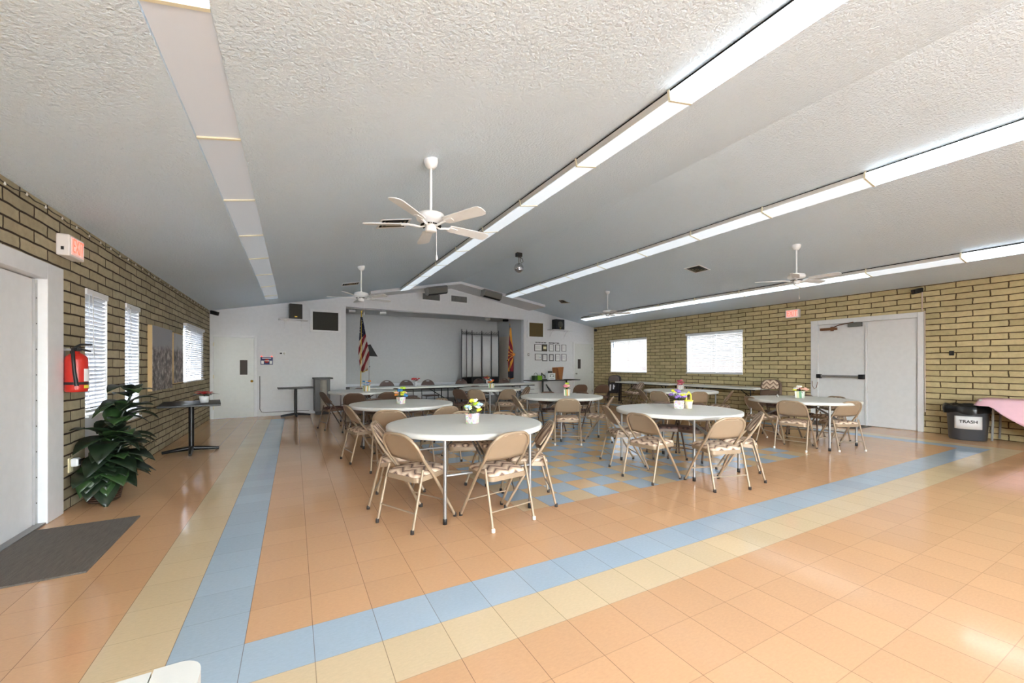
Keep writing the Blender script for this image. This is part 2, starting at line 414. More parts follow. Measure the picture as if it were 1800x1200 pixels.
# ------------------------------------------------------------------ windows and blinds
def wbox(side, x, d0, d1):   # depth interval measured into the room from the wall plane
    return (XL+d0, XL+d1) if side == 'L' else (XR-d1, XR-d0)
def window(n, side, y0, y1, z0, z1, mull=True):
    s = struct(bpy.data.objects.new('window_%d' % n, None), None); COL.objects.link(s)
    def bx(m, d0, d1, a, b, c, d):
        x0, x1 = wbox(side, 0, d0, d1); m.box(x0, x1, a, b, c, d)
    m = MB()
    for a,b,c,d in ((y0,y0+.045,z0,z1),(y1-.045,y1,z0,z1),(y0+.045,y1-.045,z0,z0+.045),(y0+.045,y1-.045,z1-.045,z1)): bx(m,-.17,-.10,a,b,c,d)
    if mull: bx(m, -.16, -.11, (y0+y1)/2-.02, (y0+y1)/2+.02, z0+.045, z1-.045)
    m.build('window_frame', M_white, s)
    m = MB(); bx(m, -.145, -.14, y0+.04, y1-.04, z0+.04, z1-.04); m.build('window_pane', M_glass, s)
    m = MB(); bx(m, -.10, .03, y0+.002, y1-.002, z0+.001, z0+.03); m.build('window_sill', M_white, s, .004)
    m = MB()
    for a,b,c,d in ((y0+.001,y0+.012,z0+.03,z1-.001),(y1-.012,y1-.001,z0+.03,z1-.001),(y0+.012,y1-.012,z1-.012,z1-.001)): bx(m,-.1,-.002,a,b,c,d)
    m.build('window_reveal', M_white, s)
    return s
def blind(side, y0, y1, z0, z1, d, label, tilt=28, pitch=.044, valance=.06, gapn=0):
    t = thing('window_blind', label, 'window blind')
    def bx(m, d0, d1, a, b, c, e):
        x0, x1 = wbox(side, 0, d0, d1); m.box(x0, x1, a, b, c, e)
    m = MB(); bx(m, d-.03, d+.035, y0, y1, z1-valance, z1); m.build('headrail', M_white, t, .004)
    m = MB(); w = .048; z = z1-valance-.02; x = wbox(side, 0, d, d)[0]; sg = 1 if side == 'L' else -1
    rnd = random.Random(int(y0*100))
    while z > z0+.05:
        a = R(tilt + rnd.uniform(-3,3)); dz = w/2*math.sin(a); dx = w/2*math.cos(a)*sg; sag = rnd.uniform(-.003,.003)
        x0, x1 = x+dx, x-dx
        m.add([(x0,y0+.006,z+dz),(x1,y0+.006,z-dz),(x1,y1-.006,z-dz+sag),(x0,y1-.006,z+dz+sag),(x0,y0+.006,z+dz+.003),(x1,y0+.006,z-dz+.003),(x1,y1-.006,z-dz+sag+.003),(x0,y1-.006,z+dz+sag+.003)],
              [(3,2,1,0),(4,5,6,7),(0,1,5,4),(1,2,6,5),(2,3,7,6),(3,0,4,7)])
        z -= pitch
    m.build('slats', M_blind, t)
    m = MB(); bx(m, d-.02, d+.025, y0+.004, y1-.004, z0+.012, z0+.035); m.build('bottom_rail', M_white, t, .003)
    m = MB(); n = 2 if y1-y0 < 1 else 3
    for k in range(n):
        yy = y0 + (y1-y0)*(.12 + .76*k/(n-1)); m.tube([(x+.028*sg,yy,z1-valance),(x+.028*sg,yy,z0+.03)], .003, 5)
    m.build('ladder_cord', M_white, t)
    m = MB(); m.tube([(x+.045*sg,y0+.1,z1-valance*.7),(x+.05*sg,y0+.11,z1-.72)], .004, 6); m.build('tilt_wand', M_rail, t)
    return t
window(1, 'L', 3.42, 4.0, .83, 2.19, False); window(2, 'L', 4.55, 5.1, .66, 2.19, False); window(3, 'L', 7.66, 9.40, 1.04, 2.21)
window(4, 'R', 8.40, 10.32, 1.12, 2.42); window(5, 'R', 4.76, 6.66, 1.13, 2.42)
struct(BOX('trim_3', M_white, XL-.09, XL-.03, 3.421, 3.999, .121, .829), 'white panel below the first left window', 'panel')
blind('L', 3.43, 3.98, .87, 2.19, -.02, 'narrow white blind in the tall window above the potted plant', 36)
blind('L', 4.56, 5.09, .70, 2.19, -.02, 'narrow white blind in the tall window behind the potted plant tip', 26)
blind('L', 7.64, 9.42, 1.04, 2.225, .03, 'wide white blind on the left wall beside the two picture panels', 30)
blind('R', 8.385, 10.335, 1.10, 2.435, .03, 'white blind on the far right window behind the leaning dark chairs', 20)
blind('R', 4.745, 6.675, 1.11, 2.435, .03, 'wider white blind on the right wall between two windows and double door', 20)
for a, b in ((-.9,1.8),(2.4,5.1)):
    s = struct(bpy.data.objects.new('window_6' if a < 0 else 'window_7', None)); COL.objects.link(s)  # unseen windows added behind the camera to let daylight in
    m = MB()
    for q in ((a,a+.06,.15,2.65),(b-.06,b,.15,2.65),(a+.06,b-.06,.15,.21),(a+.06,b-.06,2.59,2.65),((a+b)/2-.03,(a+b)/2+.03,.21,2.59)): m.box(q[0],q[1],YB-.15,YB-.08,q[2],q[3])
    m.build('window_frame', M_white, s)
    MB().box(a+.05,b-.05,YB-.12,YB-.115,.2,2.6).build('window_pane', M_glass, s)
struct(BOX('ground', mat('outside gravel', (196,194,188), .9, bump=.2, bs=30), -60, 70, -60, 75, -.35, -.12), 'ground outside', 'ground')

M_skyblock = mat('neighbour stucco', (96,88,80), .9)
M_dimground = mat('asphalt path', (70,72,70), .95, var=.2)
struct(BOX('path_right', M_dimground, XR+.21, XR+4.99, -7, 30, -.119, -.09), 'dark path outside the right windows', 'path'); struct(BOX('path_left', M_dimground, XL-4.99, XL-.21, -3, 30, -.119, -.09), 'dark path outside the left windows', 'path')  # unseen strips added to darken the ground behind the blinds
struct(BOX('neighbour_wall_right', M_skyblock, XR+5.0, XR+5.2, -7, 30, -.12, 4.2), 'stucco wall outside the right windows', 'wall'); struct(BOX('neighbour_wall_left', M_skyblock, XL-5.2, XL-5.0, -3, 30, -.12, 4.2), 'stucco wall outside the left windows', 'wall')  # unseen walls added to block low sky behind the blinds
# ------------------------------------------------------------------ doors
def door_far(n, t0, t1, zt_, win, knob_t, knob_z, km, label):
    s = struct(bpy.data.objects.new('door_%d' % n, None), label, 'door'); COL.objects.link(s); s.matrix_world = FW
    m = MB()
    for a,b,c,d in ((t0,t0+.075,.002,zt_),(t1-.055,t1,.002,zt_),(t0+.075,t1-.055,zt_-.06,zt_)): m.box(a,b,-.035,-.001,c,d)
    m.build('door_frame', M_white, s, .004)
    m = MB(); m.box(t0+.08, t1-.06, -.02, -.001, .015, zt_-.066); m.build('door_leaf', mat('door paint %d' % n, (214,216,212), .4), s)
    m = MB(); m.box(win[0], win[1], -.024, -.0195, win[2], win[3]); m.build('door_window', M_glassdk, s)
    k = MB(); k.lathe([(0,0),(.022,.001),(.012,.02),(.03,.04),(.034,.058),(.022,.072),(0,.075)], 16, Matrix.Translation((knob_t,-.02,knob_z)) @ Matrix.Rotation(PI/2,4,'X')); k.build('door_knob', km, s)
    m = MB(); ht = t0+.078 if knob_t > (t0+t1)/2 else t1-.058
    for z in (.25, 1.05, zt_-.3): m.tube([(ht,-.036,z),(ht,-.036,z+.09)], .009, 8)
    m.build('hinge', M_outlet if n == 2 else M_cap, s)
door_far(2, .007, 1.023, 2.19, (.648,.816,1.14,1.53), .915, .968, M_brass, 'white door with small dark window, far left corner')
door_far(3, 12.265, 13.40, 2.38, (12.527,12.688,1.26,1.66), 12.42, 1.05, M_chrome, 'white door with small dark window, far right corner')
# left entrance door
s = struct(bpy.data.objects.new('door_1', None), 'white door at the left edge beside the charcoal mat', 'door'); COL.objects.link(s)
m = MB(); m.box(XL-.1, XL+.03, 2.62, 2.90, .002, 2.275); m.box(XL-.1, XL+.03, 1.32, 2.62, 2.13, 2.275); m.box(XL-.1, XL+.03, 1.32, 1.6, .002, 2.13); m.build('door_frame', M_white, s, .006)
BOX('door_leaf', M_white, XL-.09, XL-.045, 1.605, 2.57, .015, 2.12, s)
m = MB(); m.box(XL-.06, XL-.03, 2.576, 2.618, .02, 2.12); m.build('hinge_strip', M_strip, s)
m = MB()
for k in range(9): m.lathe([(.006,0),(.004,.004),(0,.004)], 8, Matrix.Translation((XL-.03,2.597,.2+k*.22)) @ Matrix.Rotation(PI/2,4,'Y'))
m.build('screw', M_cap, s)
BOX('door_back', M_white, XL-.14, XL-.105, 1.55, 2.66, .001, 2.2, s); BOX('threshold', M_steel, XL-.1, XL+.02, 1.6, 2.62, .001, .018, s)
# right double door
s = struct(bpy.data.objects.new('door_4', None), 'white double door in the right wall', 'door'); COL.objects.link(s)
m = MB(); m.box(XR-.03, XR+.1, 2.83, 2.985, .002, 2.505); m.box(XR-.03, XR+.1, .905, 1.0, .002, 2.505); m.box(XR-.03, XR+.1, 1.0, 2.83, 2.395, 2.505); m.build('door_frame', M_white, s, .005)
BOX('door_leaf', M_white, XR+.02, XR+.06, 1.895, 2.825, .015, 2.39, s); BOX('door_leaf', M_white, XR+.02, XR+.06, 1.005, 1.855, .015, 2.39, s)
BOX('door_back', M_white, XR+.065, XR+.1, 1.0, 2.83, .001, 2.395, s); BOX('mullion', M_white, XR-.005, XR+.06, 1.857, 1.893, .002, 2.39, s, .004)  # panel behind the leaves added to stop outside light leaking in
m = MB(); m.box(XR-.055, XR-.005, 1.99, 2.76, 1.095, 1.155); m.build('push_bar', M_chrome, s, .01)
m = MB(); m.box(XR-.065, XR+.019, 2.76, 2.85, 1.075, 1.175); m.box(XR-.065, XR+.019, 1.9, 2.0, 1.07, 1.175); m.build('push_bar_end', M_black, s, .006)
m = MB(); m.box(XR-.035, XR+.019, 2.43, 2.78, 2.245, 2.305); m.box(XR-.03, XR+.0, 2.5, 2.56, 2.225, 2.325); m.tube([(XR-.02,2.5,2.31),(XR-.09,2.36,2.35),(XR-.03,2.1,2.40)], .012, 6); m.build('door_closer', M_closer, s, .003)
BOX('magnet_lock', M_magnet, XR-.06, XR-.001, 1.94, 2.2, 2.29, 2.385, s, .004)
m = MB(); m.tube([(XR-.036,2.95,1.0),(XR-.045,2.94,.88),(XR-.045,2.90,.8),(XR-.045,2.85,.84),(XR-.03,2.83,.98)], .006, 6); m.build('door_cord', M_closer, s)
# conduit beside the double door
m = MB(); m.tube([(XR-.02,.93,2.94),(XR-.02,.93,2.52),(XR-.02,.89,2.515),(XR-.02,.885,.42)], .011, 8)
tag(m.build('wire_conduit', mat('pinkish raceway', (214,196,184), .5)), 'thin pale conduit running down beside the white double door', 'conduit')

# ------------------------------------------------------------------ lighting rows in the ceiling
JOIN = [.0 + 1.29*k for k in range(-4, 9)]
def light_row(x0, w, y1, litf, label):
    t = thing('ceiling_light_row', label, 'ceiling light'); y0 = YB+.05
    M = Matrix.Translation((x0,0,zc(x0))) @ Matrix.Rotation(-math.atan(SL if x0 < XT else SR),4,'Y')
    MB().box(.02, w-.02, y0+.01, y1-.01, -.03, -.002, M).build('spacer', M_dark, t)  # black strip stands in for the shade in the gap above
    m = MB(); zt_, zb = -.026, -.084
    for q in ((0,.012,y0,y1,zb,zt_),(w-.012,w,y0,y1,zb,zt_),(.012,w-.012,y0,y1,zt_-.008,zt_),(.012,w-.012,y0,y0+.01,zb,zt_-.008),(.012,w-.012,y1-.01,y1,zb,zt_-.008)): m.box(*q, M)
    m.build('housing', M_rail, t)
    ys = [y0] + [y for y in JOIN if y0 < y < y1-.1] + [y1]
    for a, b in zip(ys, ys[1:]):
        mm = litf((a+b)/2); MB().box(.001, w-.001, a+.008, b-.008, zb-.014, zb-.0005, M).build('lens', mm, t)
        if mm is M_lit: MB().box(-.004, -.001, a+.01, b-.01, zb, zt_-.004, M).build('lens_side', M_lit, t)
    for y in ys[1:-1]: MB().box(-.006, w+.004, y-.011, y+.011, zb-.022, zb-.0145, M).box(-.014, -.0045, y-.011, y+.011, zb-.022, zt_+.012, M).build('joint_clip', M_clip, t)
    return t
light_row(3.03, .27, 9.98, lambda y: M_lit if y < 0 else M_faint, 'long hanging light trough on the left slope, lit end overhead, just left of the ridge')
light_row(6.66, .27, 9.98, lambda y: M_lit if y < 0 else M_faint, 'long hanging light trough just right of the ridge, past the mirror ball')
light_row(10.17, .27, 10.3, lambda y: (M_lit if y < 0 else (M_faint if y < 1.2 else M_lit2)), 'lowest hanging light trough nearest the right block wall, glowing towards the far end')
# recessed row
t = thing('ceiling_light_row', 'recessed strip of flat grey light panels in the left slope', 'ceiling light')
ys = [YB+.05] + [y + .05 for y in JOIN if y < SY1-.2] + [SY1]
for a, b in zip(ys, ys[1:]):
    m = MB(); xa, xb = SX0+.004, SX1-.004
    vs = [(xa,a+.014,zc(xa)+RD),(xb,a+.014,zc(xb)+RD),(xb,b-.014,zc(xb)+RD),(xa,b-.014,zc(xa)+RD)]; vs += [(x,y,z+.01) for x,y,z in vs]
    m.add(vs, [(3,2,1,0),(4,5,6,7),(0,1,5,4),(1,2,6,5),(2,3,7,6),(3,0,4,7)]); m.build('lens', M_lit if b < .2 else M_faint2, t)
for y in ys[1:-1]:
    m = MB(); xa, xb = SX0+.004, SX1-.004
    vs = [(xa,y-.012,zc(xa)+RD-.012),(xb,y-.012,zc(xb)+RD-.012),(xb,y+.012,zc(xb)+RD-.012),(xa,y+.012,zc(xa)+RD-.012)]; vs += [(q[0],q[1],q[2]+.02) for q in vs]
    m.add(vs, [(3,2,1,0),(4,5,6,7),(0,1,5,4),(1,2,6,5),(2,3,7,6),(3,0,4,7)]); m.build('joint_clip', M_clip, t)

# ------------------------------------------------------------------ ceiling fans
def fan(x, y, zm, base, label):
    zc_ = zc(x); t = thing('ceiling_fan', label, 'ceiling fan', (x, y, zc_), 0, 'white ceiling fans'); d = zc_ - zm
    s = SL if x < XT else SR
    MB().lathe([(.068,.012),(.07,-.02),(.06,-.055),(.035,-.085),(.016,-.09)], 24).build('canopy', M_fan, t)
    MB().tube([(0,0,-.08),(0,0,-d+.05)], .0135, 12).build('downrod', M_fan, t)
    MB().lathe([(.02,.085),(.03,.062),(.09,.06),(.13,.045),(.142,.015),(.138,-.012),(.105,-.03),(.06,-.05),(.055,-.06)], 32, Matrix.Translation((0,0,-d))).build('motor_housing', M_fan, t)
    m = MB()
    for k in range(24):
        a = 2*PI*k/24; m.box(.085,.118,-.004,.004,-.034,-.022, Matrix.Translation((0,0,-d)) @ Matrix.Rotation(a,4,'Z') @ Matrix.Rotation(.35,4,'Y'))
    m.build('vent_slot', M_dark, t)
    MB().lathe([(.05,-.055),(.055,-.06),(.055,-.11),(.045,-.125),(0,-.128)], 20, Matrix.Translation((0,0,-d))).build('switch_housing', M_fan, t)
    for k in range(5):
        A = Matrix.Translation((0,0,-d-.05)) @ Matrix.Rotation(R(base)+k*2*PI/5,4,'Z')
        B = A @ Matrix.Rotation(R(-12),4,'X')
        m = MB(); pl = [(.2,-.05),(.24,-.058),(.6,-.07),(.645,-.062),(.665,-.03),(.665,.03),(.645,.062),(.6,.07),(.24,.058),(.2,.05)]
        m.prism(pl, -.004, .004, B); b = m.build('blade', M_fan, t)
        m = MB(); m.tube([(.06,0,-.01),(.1,0,-.022),(.15,0,-.012),(.2,0,-.006)], [.012,.011,.011,.012], 8, M=A); m.prism([(.17,-.012),(.21,-.03),(.29,-.022),(.29,.022),(.21,.03),(.17,.012)], -.011, -.0045, B); m.build('blade_arm', M_fan, b)
    MB().tube([(.05,-.02,-d-.11),(.052,-.022,-d-.36)], .0028, 5).lathe([(0,-.41),(.009,-.4),(.011,-.375),(.004,-.35),(0,-.35)], 8, Matrix.Translation((.052,-.022,-d))).build('pull_chain', M_fan, t)
fan(1.411, 1.512, 2.83, 9, 'white five blade ceiling fan nearest the camera, left of centre')
fan(1.432, 6.382, 2.83, 19, 'smaller looking white ceiling fan on the left, in front of the striped flag')
fan(8.415, 6.795, 2.98, 30, 'white ceiling fan far right, overlapping the lowest light trough near the far corner')
fan(8.362, 1.649, 3.01, -12, 'white ceiling fan on the right, above the table by the double door')

# ------------------------------------------------------------------ ceiling vents, mirror ball, hanging boxes
def vent(x, y, w, d, rz, label):
    s = SL if x < XT else SR
    t = thing('ceiling_vent', label, 'vent', (x, y, zc(x)), 0, 'square ceiling vents'); t.rotation_euler = (0, -math.atan(s), rz)
    m = MB()
    for a,b,c,e in ((-w/2,w/2,-d/2,-d/2+.025),(-w/2,w/2,d/2-.025,d/2),(-w/2,-w/2+.025,-d/2+.025,d/2-.025),(w/2-.025,w/2,-d/2+.025,d/2-.025)): m.box(a,b,c,e,-.012,-.002)
    m.build('frame', M_white, t)
    MB().box(-w/2+.02,w/2-.02,-d/2+.02,d/2-.02,-.003,-.001).build('duct_opening', M_dark, t)
    m = MB(); 
    for k in range(3):
        q = .06+.055*k; a_, d_ = w/2-q, d/2-q
        for (p0,p1) in (((-a_,-d_),(a_,-d_)),((a_,-d_),(a_,d_)),((a_,d_),(-a_,d_)),((-a_,d_),(-a_,-d_))):
            m.add([(p0[0],p0[1],-.012),(p1[0],p1[1],-.012),(p1[0]*.86,p1[1]*.86,-.004),(p0[0]*.86,p0[1]*.86,-.004)], [(0,1,2,3),(3,2,1,0)])
    m.build('louver', M_ventgold, t)
vent(1.48, 3.54, .43, .40, 0, 'ceiling vent behind the nearest fan blades')
vent(1.46, 8.40, .43, .36, 0, 'small ceiling vent on the left slope beyond the second fan')
vent(8.40, 8.92, .40, .40, R(38), 'dark ceiling vent on the right slope closest to the far wall')
vent(8.35, 3.72, .40, .40, 0, 'gold lined ceiling vent on the right slope left of the right fan')
zt0 = zc(5.04)
t = thing('mirror_ball', 'small silver mirror ball hanging from a black motor at the ridge', 'mirror ball', (5.04, 6.18, zt0))
MB().box(-.07,.07,-.05,.05,-.1,-.006).tube([(.03,0,-.1),(.1,0,-.14),(.12,0,-.2),(.08,0,-.25),(.05,0,-.2),(.04,0,-.1)], .008, 6).build('motor', M_black, t, .006)
MB().tube([(0,0,-.1),(0,0,-.26)], .012, 8).build('rod', M_chrome, t)
def ball_mat():
    q = NT('mirror tiles'); v = q.n('ShaderNodeTexVoronoi'); v.inputs['Scale'].default_value = 45; q.l(q.obj(), v.inputs['Vector'])
    q.set(**{'Base Color': q.mix(v.outputs['Distance'], rgb(235,235,240), rgb(120,120,124)), 'Metallic': 1.0, 'Roughness': .12}); q.bump(v.outputs['Distance'], .6); return q.m
MB().lathe([(.001,-.115)] + [(.115*math.cos(a), .115*math.sin(a)) for a in [R(-80+16*k) for k in range(11)]] + [(.001,.115)], 24, Matrix.Translation((0,0,-.37)), False).build('ball', ball_mat(), t)
def hangbox(x0, x1, y, label):
    t = thing('hanging_speaker', label, 'speaker', ((x0+x1)/2, y, 0)); w = (x1-x0)/2; s = SL if x0 < XT else SR
    z0 = zc((x0+x1)/2)-.115
    M = Matrix.Translation((0,0,z0)) @ Matrix.Rotation(-math.atan(s),4,'Y') @ Matrix.Rotation(PI/2,4,'Z') @ Matrix.Rotation(PI/2,4,'X')
    MB().prism([(.25,0),(-.05,0),(-.12,-.06),(-.05,-.22),(.05,-.25),(.25,-.2)], -w, w, M).build('cabinet', M_grey, t, .006)
    MB().prism([(-.122,-.066),(-.052,-.222),(-.05,-.214),(-.114,-.07)], -w+.02, w-.02, M).build('grille', M_magnet, t)
    MB().prism([(-.055,-.226),(.04,-.254),(.045,-.248),(-.05,-.219)], -w+.02, w-.02, M).build('lower_panel', M_blackm, t)
hangbox(3.78, 4.42, 9.72, 'grey box speaker hanging under the bulkhead left of the ridge')
hangbox(5.72, 6.36, 9.72, 'grey box speaker hanging under the bulkhead right of the ridge')
for t0, t1, z0, z1, l in ((5.70,6.31,3.60,3.80,'wall vent grille high in the far gable, left one of two'),(6.73,7.33,3.62,3.82,'wall vent grille high in the far gable, right one of two')):
    t = thing('wall_vent', l, 'vent', (0,0,0), 0, 'gable vents'); t.matrix_world = FW
    m = MB()
    for a,b,c,d in ((t0-.05,t1+.05,z0-.045,z0),(t0-.05,t1+.05,z1,z1+.045),(t0-.05,t0,z0,z1),(t1,t1+.05,z0,z1)): m.box(a,b,-.015,-.001,c,d)
    m.build('frame', M_white, t); MB().box(t0,t1,-.004,-.001,z0,z1).build('backing', M_dark, t)
    m = MB(); 
    for k in range(9): m.box(t0,t1,-.012,-.005,z0+.01+k*.021,z0+.022+k*.021)
    for k in range(1,14): m.box(t0+(t1-t0)*k/14-.002,t0+(t1-t0)*k/14+.002,-.014,-.0125,z0,z1)
    m.build('louver', M_grey, t)

# ------------------------------------------------------------------ things on the far wall
def fthing(name, label, cat, group=None):
    t = thing(name, label, cat, (0,0,0), 0, group); t.matrix_world = FW; return t
def speaker(t0, t1, z0, z1, sh0, sh1, label, lab2, cone):
    t = fthing('speaker', label, 'speaker'); y0, y1 = -.36, -.10
    MB().box(t0,t1,y0,y1,z0,z1).build('cabinet', M_black, t, .01)
    MB().box(t0+.02,t1-.02,y0-.006,y0-.001,z0+.02,z1-.02).build('grille_cloth', M_grille if not cone else M_blackm, t)
    MB().box((t0+t1)/2-.03,(t0+t1)/2+.03,y0-.011,y0-.0065,z0+.05,z0+.075).build('badge', M_gold, t)
    if cone: MB().lathe([(.13,0),(.12,.004),(.03,.0),(0,.003)], 20, Matrix.Translation(((t0+t1)/2,y0-.007,z0+.2)) @ Matrix.Rotation(PI/2,4,'X')).build('cone', M_vent, t)
    s = fthing('wall_shelf', lab2, 'shelf'); zs = z0-.0005
    MB().box(sh0,sh1,-.40,-.001,zs-.022,zs).build('board', M_white, s, .003)
    for q in (sh0+.15, sh1-.15):
        MB().box(q-.012,q+.012,-.012,-.001,zs-.32,zs-.023).box(q-.012,q+.012,-.3,-.012,zs-.034,zs-.0225).tube([(q,-.01,zs-.25),(q,-.1,zs-.1),(q,-.24,zs-.034)], .008, 6).build('bracket', M_white, s)
speaker(1.78, 2.10, 2.672, 3.09, 1.53, 2.25, 'black speaker with gold badge on the shelf left of the stage', 'white shelf left of the stage under a black speaker', False)
speaker(11.08, 11.52, 2.83, 3.24, 10.92, 11.95, 'black speaker with round cone on the shelf right of the stage', 'white shelf right of the stage under a black speaker', True)
def wallgrille(o, i, m_, label):
    t = fthing('speaker_grille', label, 'grille'); m = MB()
    for a,b,c,d in ((o[0],o[1],o[2],i[2]),(o[0],o[1],i[3],o[3]),(o[0],i[0],i[2],i[3]),(i[1],o[1],i[2],i[3])): m.box(a,b,-.035,-.001,c,d)
    m.build('frame', M_white, t, .004); MB().box(i[0],i[1],-.02,-.001,i[2],i[3]).build('cloth', m_, t)
wallgrille((2.325,3.154,2.363,3.016),(2.395,3.081,2.42,2.95), M_grille, 'white framed dark grey cloth grille left of the stage')
wallgrille((9.93,10.76,2.476,3.15),(10.02,10.69,2.53,3.07), M_grille2, 'white framed bronze cloth grille right of the stage')
t = fthing('notice_board', 'small navy notice board beside the far left door', 'notice board')
MB().box(1.113,1.403,-.03,-.001,1.412,1.62).build('panel', M_blue, t, .004)
MB().box(1.13,1.19,-.034,-.0305,1.43,1.52).box(1.325,1.385,-.034,-.0305,1.43,1.52).build('paper', M_paper, t)
MB().lathe([(.055,0),(.055,.003),(0,.003)], 20, Matrix.Translation((1.258,-.031,1.515)) @ Matrix.Rotation(PI/2,4,'X')).build('emblem', M_red, t)
MB().box(1.20,1.318,-.0365,-.0345,1.505,1.525).box(1.15,1.36,-.034,-.0305,1.578,1.596).build('lettering', M_paper, t)
MB().box(1.125,1.15,-.025,-.005,1.62,1.645).box(1.365,1.39,-.025,-.005,1.62,1.645).build('clip', M_exitred, t)
t = fthing('thermostat', 'small white thermostat on the wall left of the stage', 'thermostat')
MB().box(1.551,1.72,-.03,-.001,1.675,1.775).build('case', M_white, t, .006); MB().box(1.57,1.62,-.033,-.0305,1.705,1.745).build('display', M_black, t); MB().lathe([(.03,0),(.028,.012),(0,.013)], 16, Matrix.Translation((1.68,-.031,1.725)) @ Matrix.Rotation(PI/2,4,'X')).build('dial', M_rail, t)
t = fthing('light_switch', 'light switch plates on the wall right of the stage', 'light switch')
MB().box(9.95,10.03,-.02,-.001,1.76,1.87).build('plate', M_chrome, t, .003); MB().box(10.045,10.13,-.012,-.001,1.745,1.80).build('lower_plate', M_white, t, .003); MB().box(9.98,10.0,-.032,-.0205,1.80,1.84).build('toggle', M_white, t)
# award frames with a line of letters above
FR = [(10.279,10.65,1.955,2.23,'b','white certificate in a black frame, top left of the wall display'),(10.664,10.905,1.96,2.24,'o','olive framed certificate with cream centre, second in the top row'),
      (10.996,11.235,1.965,2.243,'b','narrow certificate in the middle of the top row'),(11.329,11.56,1.97,2.243,'b','certificate fourth in the top row of the wall display'),(11.658,11.89,1.975,2.25,'s','pale certificate at the right end of the top row'),
      (10.301,10.627,1.60,1.855,'b','certificate with a small blue seal, bottom left of the display'),(10.664,10.915,1.565,1.853,'g','grey framed certificate, second in the bottom row'),(11.007,11.235,1.57,1.85,'g','thick dark framed certificate in the middle of the bottom row'),
      (11.329,11.575,1.572,1.86,'s','certificate fourth in the bottom row with pale lines'),(11.658,11.90,1.574,1.866,'s','pale certificate at the right end of the bottom row')]
M_oliv = mat('olive mount', (84,80,58), .5); M_cream = mat('cream print', (232,226,190), .6); M_frg = mat('grey frame', (92,94,98), .4)
for k, (a,b,c,d,kind,l) in enumerate(FR):
    t = fthing('framed_certificate', l, 'picture frame', 'certificates on the far wall'); w = {'b':.018,'o':.02,'g':.035,'s':.014}[kind]; m = MB()
    for q in ((a,b,c,c+w),(a,b,d-w,d),(a,a+w,c+w,d-w),(b-w,b,c+w,d-w)): m.box(q[0],q[1],-.022,-.001,q[2],q[3])
    m.build('frame', M_frg if kind in 'g' else M_black, t)
    MB().box(a+w,b-w,-.012,-.001,c+w,d-w).build('print', M_oliv if kind == 'o' else M_paper, t)
    m = MB()
    if kind == 'o': m.box(a+.05,b-.04,-.014,-.0125,c+.09,d-.09); m.build('label_plate', M_cream, t)
    else:
        for j in range(4): m.box(a+.05,b-.05-.02*(j%2),-.0135,-.0125,d-.07-j*.035,d-.064-j*.035)
        m.build('printed_lines', M_grey, t)
    if k == 5: MB().lathe([(.018,0),(.018,.002),(0,.002)], 12, Matrix.Translation((b-.075,-.0125,c+.12)) @ Matrix.Rotation(PI/2,4,'X')).build('seal', FL['blue'], t)
for a, b, l in ((10.334,10.892,'black wall lettering strip above the left certificates'),(10.996,11.56,'black wall lettering strip above the right certificates')):
    rnd = random.Random(int(a*10)); x = a; m = MB()
    while x < b-.03:
        w = rnd.uniform(.03,.05); k = rnd.randint(0,3); h = .05
        m.box(x,x+.012,-.008,-.001,2.278,2.278+h)
        if k != 1: m.box(x+.0125,x+w-.006,-.008,-.001,2.278+h-.012,2.278+h)
        if k != 2: m.box(x+.0125,x+w-.006,-.008,-.001,2.295,2.307)
        if k == 3: m.box(x+w-.018,x+w-.006,-.008,-.001,2.278,2.2945)
        x += w+.004
    o = m.build('wall_lettering', M_black); o.matrix_world = FW; tag(o, l, 'lettering')
# corner cameras
def camera_cam(loc, rz, label, pitch=-15):
    t = thing('security_camera', label, 'security camera', loc, rz, 'black security cameras')
    MB().tube([(-.06,0,.03),(0,0,.02)], .02, 8).build('mount', M_black, t)
    MB().box(-.03,.14,-.05,.05,-.05,.045, Matrix.Rotation(R(-pitch),4,'Y')).build('body', M_black, t, .012)
    MB().lathe([(.028,0),(.028,.012),(0,.012)], 12, Matrix.Rotation(R(-pitch),4,'Y') @ Matrix.Translation((.14,0,0)) @ Matrix.Rotation(PI/2,4,'Y')).build('lens', M_glassdk, t)
camera_cam((XL+.09, 10.27, 2.74), R(-30), 'black security camera in the far left corner under the ceiling')
camera_cam((XR-.10, 11.2, 2.93), R(-120), 'black security camera in the far right corner under the ceiling')
camera_cam((XR-.08, .95, 2.95), R(150), 'black security camera on the right wall above the double door')

